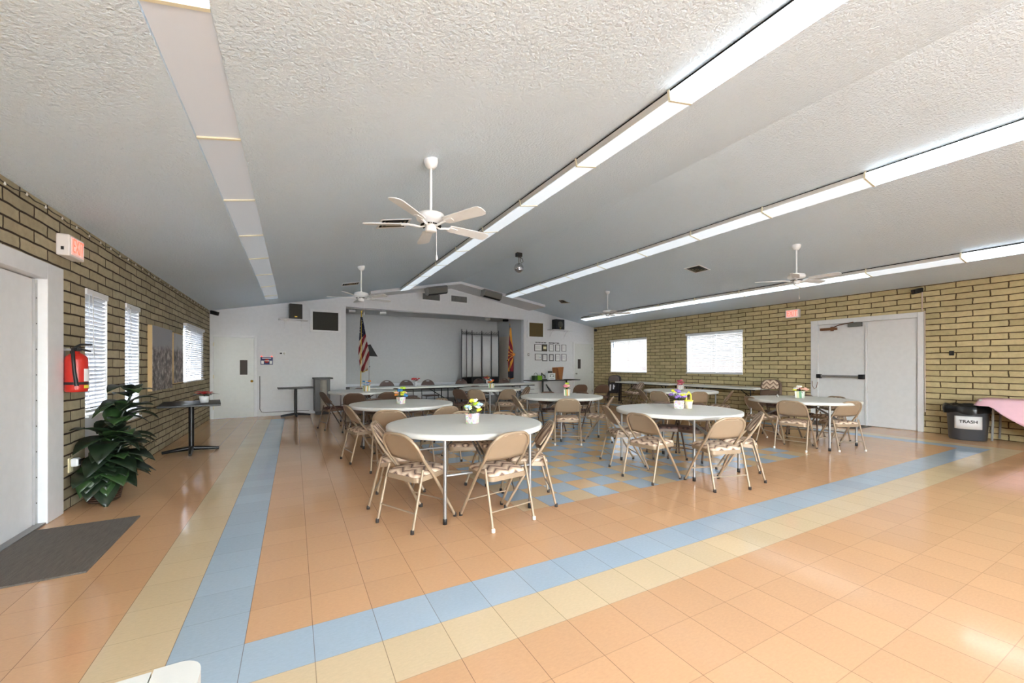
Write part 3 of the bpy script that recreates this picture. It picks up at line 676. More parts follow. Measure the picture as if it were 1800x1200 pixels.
# lectern, pedestal tables and their contents
t = fthing('lectern', 'tall grey lectern with a silver front panel and black top', 'lectern')
MB().box(2.40,2.79,-.5,-.12,.10,1.0).build('body', mat('charcoal laminate', (98,98,98), .5), t, .004)
MB().box(2.44,2.80,-.48,-.14,.0,.10).build('base', M_blackm, t); MB().box(2.375,2.86,-.56,-.08,1.0,1.045).build('top', M_black, t, .006)
m = MB(); m.grid(lambda u,v: (2.535+.17*u, -.503-.035*math.sin(PI*u), .11+.87*v), 8, 1); m.build('front_panel', mat('silver panel', (196,190,180), .3, metal=.35), t, solid=.004)
def pedestal(loc, rz, L, W, z, label, lx=.36, ly=.28):
    t = thing('pedestal_table', label, 'table', loc, rz, 'black pedestal tables')
    MB().box(-L/2,L/2,-W/2,W/2,z-.03,z).build('tabletop', M_black, t, .006)
    MB().tube([(0,0,.06),(0,0,z-.04)], .036, 12).build('post', M_blackm, t); MB().box(-.16,.16,-.12,.12,z-.045,z-.0305).build('top_plate', M_blackm, t)
    m = MB()
    for a in (0, PI): m.tube([(0,0,.06),(lx*.5*math.cos(a),0,.045),(lx*math.cos(a),0,.022)], [.035,.03,.022], 8)
    for a in (PI/2, -PI/2): m.tube([(0,0,.06),(0,ly*.5*math.sin(a),.045),(0,ly*math.sin(a),.022)], [.035,.03,.022], 8)
    m.build('base', M_blackm, t); return t
pedestal((-1.235,5.75,0), R(98), 1.0, .76, .785, 'long black pedestal table against the left wall holding the red poinsettia', .42, .36)
p = fpt(1.93, .42, 0); pedestal(p, ANG, .86, .62, .79, 'black pedestal table between the far left door and the lectern')
p = fpt(10.42, .36, 0); pedestal(p, ANG, 1.40, .6, .83, 'black pedestal table below the certificates holding the green bag')
p = fpt(11.62, .36, 0); pedestal(p, ANG, .95, .6, .83, 'black pedestal table reaching in front of the far right door')
t = fthing('gift_bag', 'lime green gift bag on the black table right of the stage', 'bag')
MB().box(10.0,10.13,-.42,-.22,.831,1.0).build('side_panel', M_leaf2, t); MB().box(10.131,10.34,-.44,-.2,.831,1.0).build('body', M_green, t, .01)
MB().tube([(10.05,-.3,1.0),(10.06,-.3,1.07),(10.12,-.3,1.11),(10.2,-.3,1.07),(10.21,-.3,1.0)], .012, 6).build('handle', M_grey, t)
t = fthing('coffee_dispenser', 'dark spouted dispenser between green bag and white box', 'dispenser')
MB().box(10.40,10.60,-.40,-.25,.831,.86).tube([(10.42,-.3,.86),(10.42,-.3,1.1),(10.5,-.3,1.02),(10.58,-.3,.98),(10.58,-.3,.9)], .022, 8).build('body', M_vent, t)
t = fthing('white_box', 'white printed box on the black table left of the paper bag', 'box')
MB().box(10.63,10.98,-.45,-.25,.831,1.09).build('body', M_paper, t, .004); MB().box(10.72,10.86,-.40,-.3,1.0905,1.17).build('dark_top', M_vent, t)
MB().box(10.70,10.90,-.4535,-.4505,1.04,1.055).box(10.70,10.76,-.4535,-.4505,.96,1.0).box(10.83,10.91,-.4535,-.4505,.955,.97).box(10.87,10.91,-.4535,-.4505,.97,1.0).box(10.72,10.9,-.4535,-.4505,.88,.89).build('printed_mark', M_vent, t)
t = fthing('paper_bag', 'brown paper grocery bag on the black tables', 'bag'); m = MB()
m.add([(11.02,-.44,.831),(11.33,-.44,.831),(11.33,-.24,.831),(11.02,-.24,.831),(10.995,-.45,1.31),(11.40,-.45,1.33),(11.40,-.23,1.33),(10.995,-.23,1.31)], [(3,2,1,0),(0,1,5,4),(1,2,6,5),(2,3,7,6),(3,0,4,7)])
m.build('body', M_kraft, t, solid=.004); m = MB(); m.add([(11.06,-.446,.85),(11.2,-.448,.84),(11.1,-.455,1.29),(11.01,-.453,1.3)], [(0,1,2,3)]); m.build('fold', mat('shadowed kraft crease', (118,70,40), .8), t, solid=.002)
t = fthing('small_carton', 'tiny white carton beside the paper bag', 'box'); MB().box(11.345,11.44,-.4,-.32,.831,.885).build('body', M_paper, t, .003); MB().box(11.35,11.435,-.4015,-.4005,.85,.86).build('band', M_grey, t)
# cord along the far wall
m = MB(); m.tube([(1.10,-.03,1.1),(1.10,-.03,.2),(1.14,-.035,.12),(1.25,-.04,.106),(2.3,-.03,.105)], .007, 6); o = m.build('wall_cable', M_vent); o.matrix_world = FW; tag(o, 'thin cable running down the far wall beside the left door', 'cable')

# ------------------------------------------------------------------ stage contents
t = thing('folding_screen', 'curved white fabric room divider with black scrolled top on stage', 'room divider')
px = [6.12, 6.42, 6.72, 7.16, 7.52, 7.74]; py = [12.75, 12.98, 13.12, 13.12, 12.95, 12.7]; ZB, ZTP = SZ+.001, 2.72
for k in range(6):
    MB().tube([(px[k],py[k],ZB),(px[k],py[k],ZTP+.1)], .016, 8).lathe([(.001,.04),(.02,.02),(.001,0)], 8, Matrix.Translation((px[k],py[k],ZTP+.1))).build('post', M_blackm, t)
for k in range(5):
    a = Vector((px[k],py[k],0)); b = Vector((px[k+1],py[k+1],0)); d = b-a
    arch = lambda u: .03*math.sin(PI*(k+u)/5)
    m = MB(); m.grid(lambda u,v: tuple(a + d*(.06+.88*u) + Vector((0,0,ZB+.34+v*(ZTP-.12-ZB-.34+arch(u))))), 6, 1); m.build('panel', M_fabscr, t, solid=.012)
    m = MB()
    for z in (.3, .04): m.tube([tuple(a+Vector((0,0,ZB+z))), tuple(b+Vector((0,0,ZB+z)))], .012, 6)
    m.box(0,d.length,-.006,.006,ZB+.05,ZB+.3, Matrix.Translation(a) @ Matrix.Rotation(math.atan2(d.y,d.x),4,'Z')); m.build('base_rail', M_blackm, t)
    m = MB(); q = [tuple(a + d*(i/6) + Vector((0,0,ZTP-.06+arch(i/6)))) for i in range(7)]; m.tube(q, .01, 6)
    for i in range(3):
        c0 = a + d*((i+.5)/3); cc = [tuple(c0 + d.normalized()*(.05*math.cos(w)*(.4+w/8)) + Vector((0,0,ZTP+.02+.05*math.sin(w)*(.4+w/8)))) for w in [j*.7 for j in range(10)]]; m.tube(cc, .007, 5)
    m.build('scroll_top', M_blackm, t)
t = struct(bpy.data.objects.new('door_5', None), 'tan door in the stage side wall', 'door'); COL.objects.link(t)
BOX('door_leaf', mat('tan stage door', (206,194,176), .5), SXR-.025, SXR-.001, 12.42, 13.36, SZ+.01, 2.62, t); BOX('door_frame', M_stage, SXR-.02, SXR-.001, 13.37, 13.45, SZ+.01, 2.66, t)
MB().lathe([(.02,0),(.03,.04),(.02,.06),(0,.062)], 12, Matrix.Translation((SXR-.026,12.5,1.6)) @ Matrix.Rotation(-PI/2,4,'Y')).build('door_knob', M_black, t)
t = thing('track_light', 'pale track with lamp heads under the stage ceiling', 'track light')
MB().box(1.7,8.0,12.0,12.04,3.285,3.318).build('track', M_rail, t)
for x in (1.9, 2.9, 6.9, 7.7): MB().tube([(x,12.02,3.285),(x,12.02,3.24)], .012, 6).tube([(x-.1,11.98,3.2),(x+.12,12.04,3.22)], .05, 10).build('lamp_head', M_black if x > 7.5 else M_rail, t)
# flags
def flag_us():
    t = thing('flag', 'draped red and white striped flag with blue star field on a gold pole', 'flag', (2.05, 10.95, SZ))
    MB().lathe([(.16,0),(.16,.02),(.06,.05),(.025,.09),(.0,.09)], 20).build('stand', M_gold, t)
    MB().tube([(0,0,.06),(.02,0,2.42)], .013, 8).build('pole', M_gold, t)
    m = MB(); m.lathe([(.001,0),(.022,.02),(.012,.05),(.001,.07)], 10, Matrix.Translation((.02,0,2.42))); m.tube([(-.02,0,2.5),(.02,0,2.48),(.08,0,2.54)], [.004,.016,.004], 6); m.build('finial', M_gold, t)
    q = NT('striped flag cloth'); sx = q.n('ShaderNodeSeparateXYZ'); q.l(q.obj(), sx.inputs[0])
    # fabric hangs by its hoist so the stripes run steeply down the folds
    w = q.math('ADD', q.math('MULTIPLY', sx.outputs[2], 2.3), q.math('MULTIPLY', sx.outputs[0], -6.0))
    st = q.math('GREATER_THAN', q.math('FRACT', w), .5); can = q.math('GREATER_THAN', q.math('ADD', sx.outputs[2], q.math('MULTIPLY', sx.outputs[0], -1.2)), 1.62)
    v = q.n('ShaderNodeTexVoronoi'); v.inputs['Scale'].default_value = 16; q.l(q.obj(), v.inputs['Vector'])
    blue = q.mix(q.math('LESS_THAN', v.outputs['Distance'], .2), rgb(26,28,58), rgb(228,228,232))
    q.set(**{'Base Color': q.mix(can, q.mix(st, rgb(128,28,38), rgb(206,196,186)), blue), 'Roughness': .7})
    def cl(u, vv):
        z = 2.30 - 1.72*vv; w = .03 + .13*min(1, vv*1.5)*(1-.45*max(0, vv-.72)/.28)
        x = .01 + (u-.38)*2*w + .05*vv; y = -.02 - .05*math.sin(u*4*PI + vv*1.2)*(.3+vv) - .02*abs(u-.5)
        return (x, y, z + .10*(abs(u-.35)*vv) )
    m = MB(); m.grid(cl, 20, 24); c = m.build('cloth', q.m, t, solid=.004)
    m = MB(); m.tube([cl(k/20, 1) for k in range(21)], .014, 6); m.build('fringe', M_gold, c)
flag_us()
def flag_az():
    t = thing('flag', 'draped red and yellow rayed flag with a copper star beside the right stage jamb', 'flag', tuple(fpt(9.40, -.42, SZ)))
    MB().lathe([(.15,0),(.15,.02),(.05,.05),(.02,.09),(0,.09)], 20).build('stand', M_blackm, t)
    MB().tube([(0,0,.06),(0,0,2.36)], .013, 8).build('pole', M_blackm, t); MB().lathe([(.001,0),(.02,.03),(.001,.1)], 8, Matrix.Translation((0,0,2.36))).build('finial', M_gold, t)
    q = NT('rayed flag cloth'); sx = q.n('ShaderNodeSeparateXYZ'); q.l(q.obj(), sx.inputs[0])
    dz = q.math('SUBTRACT', sx.outputs[2], 1.22); ang = q.math('ARCTAN2', dz, q.math('SUBTRACT', .17, sx.outputs[0]))
    ray = q.math('GREATER_THAN', q.math('FRACT', q.math('ADD', q.math('MULTIPLY', ang, 1.9), .1)), .60)
    low = q.math('LESS_THAN', sx.outputs[2], .56)
    q.set(**{'Base Color': q.mix(low, q.mix(ray, rgb(136,26,42), rgb(226,160,62)), rgb(22,20,40)), 'Roughness': .7})
    def cl(u, vv):
        z = 2.26 - 2.0*vv; w = .03 + .11*min(1, vv*1.6)
        return (.02 + (u-.45)*2*w, -.02 - .04*math.sin(u*3*PI + vv)*(.3+vv), z + .12*abs(u-.5)*vv)
    m = MB(); m.grid(cl, 16, 22); c = m.build('cloth', q.m, t, solid=.004)
    m = MB(); P = [(math.cos(PI/2+k*PI/5)*(.09 if k % 2 == 0 else .04), math.sin(PI/2+k*PI/5)*(.09 if k % 2 == 0 else .04)) for k in range(10)]
    m.prism(P, 0, .006, Matrix.Translation((.12,-.11,1.22)) @ Matrix.Rotation(PI/2,4,'X')); m.build('star', FL['orange'], c)
    m = MB(); m.tube([cl(k/16, 1) for k in range(17)], .014, 6); m.build('fringe', FL['orange'], c)
flag_az()
t = thing('music_stand', 'black music stand on stage beside the striped flag', 'music stand', (2.36, 11.35, SZ)); m = MB()
MB().tube([(0,0,.05),(0,0,1.15)], .012, 8).build('post', M_steel, t)
m = MB(); 
for a in (.3, 2.4, 4.5): m.tube([(0,0,.12),(.26*math.cos(a),.26*math.sin(a),.012)], .011, 6)
m.build('tripod_leg', M_black, t)
m = MB(); m.add([(-.12,0,1.1),(.26,-.06,1.08),(.05,.04,1.48),(-.06,.04,1.45)], [(0,1,2,3)]); m.build('desk', M_black, t, solid=.012)
MB().lathe([(.001,-.02),(.022,0),(.001,.02)], 8, Matrix.Translation((.02,0,.75))).build('clamp_knob', M_black, t)
# stage steps
t = fthing('stage_steps', 'white wooden steps at the right end of the stage', 'steps')
for a, b, y0, y1, z0, z1 in ((9.35,10.13,-.40,-.02,.50,.62),(9.35,10.05,-.66,-.41,.36,.48)): MB().box(a,b,y0,y1,z0,z1).build('tread', M_white, t, .006)
MB().box(9.38,10.0,-.39,-.37,.001,.499).box(9.38,10.0,-.64,-.62,.001,.359).box(9.38,9.42,-.61,-.05,.001,.359).box(9.96,10.0,-.61,-.05,.001,.359).build('side', M_plate, t)

# ------------------------------------------------------------------ things on the left wall
def text_obj(txt, size, m, parent, M, ext=.002, name='lettering', bold=0):
    c = bpy.data.curves.new(name, 'FONT'); c.body = txt; c.size = size; c.offset = bold; c.extrude = ext; c.align_x = 'CENTER'; c.align_y = 'CENTER'; c.materials.append(m)
    o = bpy.data.objects.new(name, c); COL.objects.link(o)
    me = bpy.data.meshes.new_from_object(o.evaluated_get(bpy.context.evaluated_depsgraph_get())); me.name = name
    bpy.data.objects.remove(o); bpy.data.curves.remove(c)
    o = bpy.data.objects.new(name, me); COL.objects.link(o); o.parent = parent; o.matrix_local = M; return o
def frame_M(side, d, y, z):
    if side == 'L': A = Matrix(((0,0,1,XL+d),(1,0,0,y),(0,1,0,z),(0,0,0,1)))
    else: A = Matrix(((0,0,-1,XR-d),(-1,0,0,y),(0,1,0,z),(0,0,0,1)))
    return A
def exit_sign(side, y, z, w, h, d, label):
    t = thing('exit_sign', label, 'exit sign', (0,0,0), 0, 'lit exit signs'); t.matrix_world = frame_M(side, 0, y, z)
    MB().box(-w/2,w/2,-h/2,h/2,.001,d).build('housing', M_exitbox, t, .012)
    MB().box(-w/2+.025,w/2-.025,-h/2+.02,h/2-.02,d+.0005,d+.004).build('face_plate', M_exitface, t)
    o = text_obj('EXIT', h*.95, M_exitred, t, Matrix.Translation((0,0,d+.007))); o.scale = (.56, 1, 1)
    MB().box(-w/2-.006,-w/2-.001,-.05,-.02,d*.4,d*.6).build('test_button', M_black, t)
exit_sign('L', 2.975, 2.495, .30, .20, .095, 'lit red EXIT sign on the left wall beside the first door')
exit_sign('R', 3.39, 2.74, .33, .22, .09, 'lit red EXIT sign on the right wall near the double door')
t = thing('fire_extinguisher', 'red fire extinguisher on the left block wall beside the door', 'fire extinguisher', (XL+.10, 2.94, 1.13))
MB().lathe([(.0,0),(.07,0),(.078,.01),(.08,.03),(.08,.30),(.072,.335),(.045,.36),(.026,.37),(.026,.385),(0,.385)], 24).build('cylinder', M_red, t)
MB().box(-.02,.03,-.02,.02,.385,.42).tube([(-.01,0,.42),(.03,0,.45),(.11,0,.452)], [.012,.011,.008], 8).tube([(-.01,0,.405),(.04,0,.402),(.1,0,.385)], .008, 6).build('valve_handle', M_black, t)
MB().tube([(.0,-.02,.41),(.0,-.07,.41),(.01,-.098,.36),(.02,-.1,.2),(.035,-.096,.06)], [.012,.012,.013,.013,.016], 8).build('hose', M_black, t)
MB().lathe([(.0815,.07),(.0815,.095)], 24).build('strap', M_black, t)
m = MB(); m.grid(lambda u,v: (.0812*math.cos(-.6+1.5*u), .0812*math.sin(-.6+1.5*u), .10+.12*v), 10, 1); m.build('label_sheet', M_paper, t)
m = MB(); m.grid(lambda u,v: (.0816*math.cos(-.6+1.5*u), .0816*math.sin(-.6+1.5*u), .035+.03*v), 10, 1); m.build('inspection_tag', M_yellow, t)
MB().box(-.099,-.083,-.03,.03,.2,.42).box(-.083,-.02,-.012,.012,.39,.41).build('bracket', M_steel, t)
t = thing('wall_photograph', 'large grey aerial photograph panel with wooden edges on the left wall', 'picture'); 
MB().box(XL+.002,XL+.055,5.45,6.57,.995,1.99).build('panel', M_stone, t); MB().box(XL+.0555,XL+.058,5.452,6.568,.997,1.988).build('print', M_photo1, t)
t = thing('wall_photograph', 'pale photograph panel between the aerial picture and wide blind', 'picture'); 
MB().box(XL+.002,XL+.03,6.78,7.49,1.055,1.977).build('panel', M_stone, t); MB().box(XL+.0305,XL+.033,6.795,7.475,1.07,1.962).build('print', M_photo2, t)
t = thing('wall_outlet', 'cream wall outlet behind the potted plant', 'outlet'); MB().box(XL+.001,XL+.012,3.05,3.135,.345,.485).build('plate', M_outlet, t, .002); MB().box(XL+.0125,XL+.014,3.075,3.11,.36,.395).box(XL+.0125,XL+.014,3.075,3.11,.43,.465).build('socket', M_cream, t)
t = thing('plug_in_light', 'white plug-in night light low on the left wall beside the plant', 'night light'); MB().box(XL+.0145,XL+.07,3.06,3.13,.40,.48).build('body', M_white, t, .012); MB().box(XL+.0705,XL+.074,3.075,3.115,.415,.465).build('cover', M_cap, t)
# string of small bulbs along the ceiling edge
t = thing('string_lights', 'string of tiny clear bulbs along the top of the left wall', 'string lights'); rnd = random.Random(3)
pts = []; y = .9
while y < 10.3: pts.append((XL+.022, y, 2.745 + rnd.uniform(-.015,.02))); y += .14
MB().tube(pts, .005, 5).build('wire', mat('green wire', (70,64,44), .6), t)
mb = MB()
for k, p in enumerate(pts[::2]):
    MB().lathe([(.001,-.02),(.007,-.015),(.008,-.007),(.004,.001),(.004,.008),(0,.008)], 8, Matrix.Translation((p[0]+.012,p[1],p[2]-.008))).build('bulb', M_capw, t)
# entrance mats
m = MB(); m.prism([(-1.02,2.47),(-1.0,1.32),(-1.68,1.29),(-1.68,2.44)][::-1], .001, .012); tag(m.build('door_mat', M_mat), 'charcoal ribbed door mat on the floor inside the left door', 'door mat')
m = MB(); m.box(10.95, 11.7, 1.75, 3.0, .001, .012); tag(m.build('door_mat', M_mat), 'dark mat on the floor in front of the double door', 'door mat')

# potted plant
def leaf(mb, base, az, el, L, W, droop):
    base = Vector(base); d0 = Vector((math.cos(az)*math.cos(el), math.sin(az)*math.cos(el), math.sin(el))); side = Vector((-math.sin(az), math.cos(az), 0))
    n = 7; c = []; p = base.copy(); d = d0.copy()
    for i in range(n+1):
        c.append(p.copy()); p = p + d*(L/n); d = (d + Vector((0,0,-droop/n))).normalized()
    vs = []; 
    for i, q in enumerate(c):
        f = i/n; w = W*(math.sin(PI*min(1, f**.8))*.98 + .02)*(1 if f < .95 else .4)
        up = Vector((0,0,1))*w*.35
        vs += [q - side*w + up*.6, q - Vector((0,0,.0)), q + side*w + up*.6]
    fs = []
    for i in range(n): fs += [(3*i,3*i+1,3*i+4,3*i+3),(3*i+1,3*i+2,3*i+5,3*i+4)]
    mb.add(vs, fs, True)
t = thing('potted_plant', 'big leafy artificial plant in a woven basket by the left window', 'plant', (-1.50, 3.24, 0))
MB().lathe([(0,.0),(.115,.0),(.125,.01),(.165,.24),(.172,.26),(.155,.262),(.15,.22),(0,.21)], 28).build('basket', M_wick, t)
MB().tube([(0,0,.2),(.03,.03,.5),(.08,.09,.75),(.14,.16,.98),(.17,.19,1.1)], .012, 7).tube([(0,0,.2),(-.03,-.03,.45),(0,-.08,.66)], .01, 6).tube([(0,0,.2),(.1,.06,.5),(.16,.16,.72)], .01, 6).build('stem', M_leaf, t)
rnd = random.Random(11)
for k in range(96):
    lvl = k/96
    if lvl < .42: z = rnd.uniform(.24,.42); az = rnd.uniform(-PI*.75,PI*.75) - .3; el = rnd.uniform(-.35,.5); L = rnd.uniform(.30,.46); c = (0,0)
    elif lvl < .72: z = rnd.uniform(.42,.66); az = rnd.uniform(-PI*.8,PI*.8); el = rnd.uniform(-.1,.7); L = rnd.uniform(.32,.46); c = (.04,.04)
    else: z = rnd.uniform(.62,1.14); az = rnd.uniform(-PI*.8,PI*.9); el = rnd.uniform(.0,.9); L = rnd.uniform(.24,.38); c = (.05+.22*(z-.6),.05+.26*(z-.6))
    if c[0] - 1.5 + L*math.cos(az)*.9 < XL+.03: az = math.copysign(1.2, az); L *= .8
    m = MB(); leaf(m, (c[0],c[1],z), az, el, L, L*.27, rnd.uniform(.7,1.7)); m.build('leaf', M_leaf2 if k % 4 == 1 else M_leaf, t, solid=.002)

# ------------------------------------------------------------------ flower centrepieces
def bloom(mb, c, r, rnd):
    c = Vector(c)
    for k in range(6):
        a = k*PI/3 + rnd.uniform(-.2,.2); q = c + Vector((math.cos(a)*r*.55, math.sin(a)*r*.55, rnd.uniform(-.2,.25)*r))
        mb.lathe([(.001,-r*.4),(r*.42,-r*.15),(r*.45,r*.1),(.001,r*.35)], 7, Matrix.Translation(q))
    mb.lathe([(.001,-r*.4),(r*.4,0),(.001,r*.55)], 7, Matrix.Translation(c))
def bouquet(x, y, z, label, cols, kind=0, w=.052, h=.105, spread=.075, top=.15, seed=1, rz=.4, n=8, green=True):
    t = thing('flower_arrangement', label, 'flower arrangement', (x, y, z), rz, 'flower centrepieces'); rnd = random.Random(seed)
    if kind < 3:
        m = MB(); vs = []; a, b = w*.9, w
        m.add([(-a,-a,.001),(a,-a,.001),(a,a,.001),(-a,a,.001),(-b,-b,h),(b,-b,h),(b,b,h),(-b,b,h)], [(3,2,1,0),(4,5,6,7),(0,1,5,4),(1,2,6,5),(2,3,7,6),(3,0,4,7)]); m.build('flower_box', M_pots[kind], t, .003)
    else:
        MB().lathe([(0,.001),(w*.7,.001),(w,h),(w*.9,h),(w*.85,h*.85),(0,h*.85)], 18).build('pot', M_white, t)
    for k in range(n):
        a = rnd.uniform(0,2*PI); rr = spread*math.sqrt(rnd.random()); zz = h + .015 + rnd.uniform(.1,1)*top*(1-.5*rr/spread)
        m = MB(); bloom(m, (rr*math.cos(a), rr*math.sin(a), zz), rnd.uniform(.03,.042)*(spread/.075)**.5, rnd)
        f = m.build('flower', FL[cols[k % len(cols)]], t)
        MB().tube([(rr*.3*math.cos(a), rr*.3*math.sin(a), h-.012),(rr*math.cos(a), rr*math.sin(a), zz)], .002, 4).build('flower_stem', M_leaf2, f)
    if green:
        for k in range(6):
            m = MB(); leaf(m, (0,0,h-.008), rnd.uniform(0,2*PI), rnd.uniform(.1,.9), spread*1.2, .012, .9); m.build('leaf', M_leaf2, t, solid=.001)
    return t
TZ = .785
bouquet(1.834,1.46,TZ,'floral paper box of yellow and white flowers on the nearest front table',['yellow','white','lblue','lime','white','yellow'],1,.052,.105,.085,.16,2,.55,11)
bouquet(1.69,4.0,TZ,'floral box with teal and yellow flowers on the second left table',['blue','yellow','lime','peach','orange'],1,.052,.105,.09,.2,5,.4,9)
bouquet(1.70,7.5,TZ,'orange and green striped box with blue flowers on the far left round table',['lblue','blue','orange','white','pink'],0,.062,.125,.085,.17,8,.5,8)
bouquet(4.87,7.38,TZ,'green striped box with orange and blue flowers on the far middle round table',['orange','lblue','red','yellow','white'],0,.062,.12,.08,.16,9,.6,8)
bouquet(5.0,4.15,TZ,'striped box of pink flowers on the middle round table',['pink','lime','peach','white','pink'],0,.055,.13,.08,.15,12,.7,8)
bouquet(4.92,1.43,TZ,'floral box of purple and white flowers on the front right table',['white','purple','yellow','white','purple'],1,.06,.115,.11,.17,14,.5,12)
bouquet(8.58,4.35,TZ,'pink rose ball in a pale box on the round table near the right wall',['rose','rose','pink','rose'],1,.07,.12,.075,.16,17,.5,11)
bouquet(8.44,1.63,TZ,'peach flowers in a striped box on the table by the double door',['peach','pink','peach','white','yellow'],2,.07,.125,.10,.12,19,.3,9)
t = thing('yellow_pail', 'small yellow rimmed paper pail beside purple flowers on the front right table', 'pail', (5.03,1.36,TZ))
MB().lathe([(0,.001),(.042,.001),(.052,.11),(.049,.11),(.04,.012),(0,.012)], 16).build('body', M_cream, t); MB().tube([(.052*math.cos(a),.052*math.sin(a),.11+.0*a) for a in [k*PI/8 for k in range(16)]], .008, 6, True).build('rim', M_yellow, t)
MB().tube([(-.05,0,.11),(-.045,0,.19),(0,0,.235),(.045,0,.19),(.05,0,.11)], .009, 6).build('handle', M_yellow, t)
t0 = fpt(1.75+.0, 1.35, 0)
t = thing('place_card', 'tiny white folded card on the table by the double door', 'card', (8.30,1.95,TZ), .3); m = MB(); m.add([(-.04,-.02,.001),(.04,-.02,.001),(.04,0,.05),(-.04,0,.05),(-.04,.02,.001),(.04,.02,.001)], [(0,1,2,3),(3,2,5,4)]); m.build('fold', M_paper, t, solid=.001)
# poinsettia
t = thing('potted_poinsettia', 'red poinsettia in a white pot on the black left wall table', 'potted flower', (-1.06, 5.70, .785))
MB().lathe([(0,.001),(.055,.001),(.07,.105),(.064,.105),(.06,.09),(0,.085)], 18).build('pot', M_white, t); rnd = random.Random(5)
for k in range(9): m = MB(); leaf(m, (0,0,.13+.02*(k%2)), k*.7, .45, .14, .045, .8); m.build('red_bract', FL['red'], t, solid=.001)
for k in range(5): m = MB(); leaf(m, (0,0,.11), k*1.26+.3, .3, .21, .03, .5); m.build('leaf', M_leaf, t, solid=.001)
MB().tube([(0,0,.08),(0,0,.15)], .006, 6).build('stem', M_leaf, t)

# ------------------------------------------------------------------ round tables
def make_round(label, x, y, r, rz):
    t = thing('round_table', label, 'table', (x, y, 0), rz, 'white round folding tables')
    MB().lathe([(0,TZ-.045),(r-.05,TZ-.045),(r-.012,TZ-.052),(r-.002,TZ-.045),(r,TZ-.012),(r-.006,TZ-.003),(r-.03,TZ),(0,TZ)], 72).build('tabletop', M_table, t)
    for sx in (-1, 1):
        for sy in (-1, 1):
            l = MB().tube([(sx*.43,sy*.60,TZ-.052),(sx*.43,sy*.60,.04)], .0155, 12).build('leg', M_steel, t)
            MB().lathe([(0,.001),(.019,.001),(.019,.045),(.0165,.05)], 12, Matrix.Translation((sx*.43,sy*.60,0))).build('foot_cap', M_black, l)
    for sy in (-1, 1):
        MB().tube([(-.43,sy*.60,.42),(.43,sy*.60,.42)], .011, 8).build('cross_rail', M_steel, t)
        MB().tube([(-.02,sy*.60,.425),(-.02,sy*.08,TZ-.06)], .0105, 8).tube([(.02,sy*.60,.425),(.02,sy*.08,TZ-.06)], .0105, 8).build('brace', M_steel, t)
    MB().box(-.46,.46,-.03,.03,TZ-.075,TZ-.0525).build('under_rail', M_steel, t)
    return t
TB = [('white round folding table nearest the camera, left front', 1.80,1.57,.80,0), ('white round folding table second from the camera in the left row', 1.74,4.12,.80,8),
      ('white round folding table in the far left row near the lectern', 1.70,7.80,.80,4), ('white round folding table in the far middle, below the stage', 4.82,7.35,.82,10),
      ('white round folding table in the middle of the room', 4.92,4.23,.81,0), ('white round folding table at the front right on the checkered tiles', 4.86,1.42,.81,0),
      ('white round folding table behind the front right one, near the wall tables', 8.45,4.27,.84,5), ('white round folding table closest to the double door', 8.28,1.53,.85,0)]
r0 = make_round(TB[0][0], 1.80, 1.57, .80, 0)
for l, x, y, r, a in TB[1:]: dup(r0, (x, y, 0), R(a), l, None, (r/.80, r/.80, 1))

# ------------------------------------------------------------------ rectangular folding tables
def make_rect(label, x, y, rz, L=2.5, W=.78, z=.785):
    t = thing('folding_table', label, 'table', (x, y, 0), rz, 'white rectangular folding tables')
    c = .06; n = 5; P = []
    for cx_, cy_, a0 in ((L/2-c,W/2-c,0),(-L/2+c,W/2-c,PI/2),(-L/2+c,-W/2+c,PI),(L/2-c,-W/2+c,3*PI/2)):
        for k in range(n+1): P.append((cx_+c*math.cos(a0+k*PI/2/n), cy_+c*math.sin(a0+k*PI/2/n)))
    MB().prism(P, z-.045, z, None, True).build('tabletop', M_table, t, .008)
    for s in (-1, 1):
        x_ = s*(L/2-.22)
        for sy in (-1, 1):
            l = MB().tube([(x_,sy*.25,z-.05),(x_,sy*.25,.03)], .014, 8).build('leg', M_blackm, t)
            MB().lathe([(0,.001),(.018,.001),(.018,.035),(.015,.04)], 10, Matrix.Translation((x_,sy*.25,0))).build('foot_cap', M_black, l)
        MB().tube([(x_,-.25,.22),(x_,.25,.22)], .012, 8).build('cross_rail', M_blackm, t)
        MB().tube([(x_,0,.4),(x_-s*.48,0,z-.05)], .011, 8).tube([(x_,-.25,.4),(x_,.25,.4)], .011, 8).build('brace', M_blackm, t)
    MB().box(-L/2+.05,L/2-.05,-W/2+.05,-W/2+.075,z-.075,z-.0455).box(-L/2+.05,L/2-.05,W/2-.075,W/2-.05,z-.075,z-.0455).build('side_rail', M_blackm, t)
    return t
ft = make_rect('long white folding table before the stage, left one of the two', 3.05, 9.30, R(4))
dup(ft, (5.98, 9.60, 0), R(4), 'long white folding table before the stage, right one of the two', None, (1.21,1,1)); ft.scale = (1.17,1,1)
dup(ft, (11.3, 7.96, 0), R(90), 'long white folding table against the right wall below the far window', None, (1,1,1))
dup(ft, (11.3, 5.12, 0), R(90), 'long white folding table against the right wall below the nearer window', None, (.98,1,1))
bouquet(3.35,9.35,.785,'red flowers in a small white vase on the long table before the stage',['red','rose','red'],3,.045,.14,.10,.15,23,0,8)
bouquet(5.78,9.60,.785,'orange red flowers in a white cup on the right long table before the stage',['red','orange','peach'],3,.045,.13,.09,.14,25,0,7)
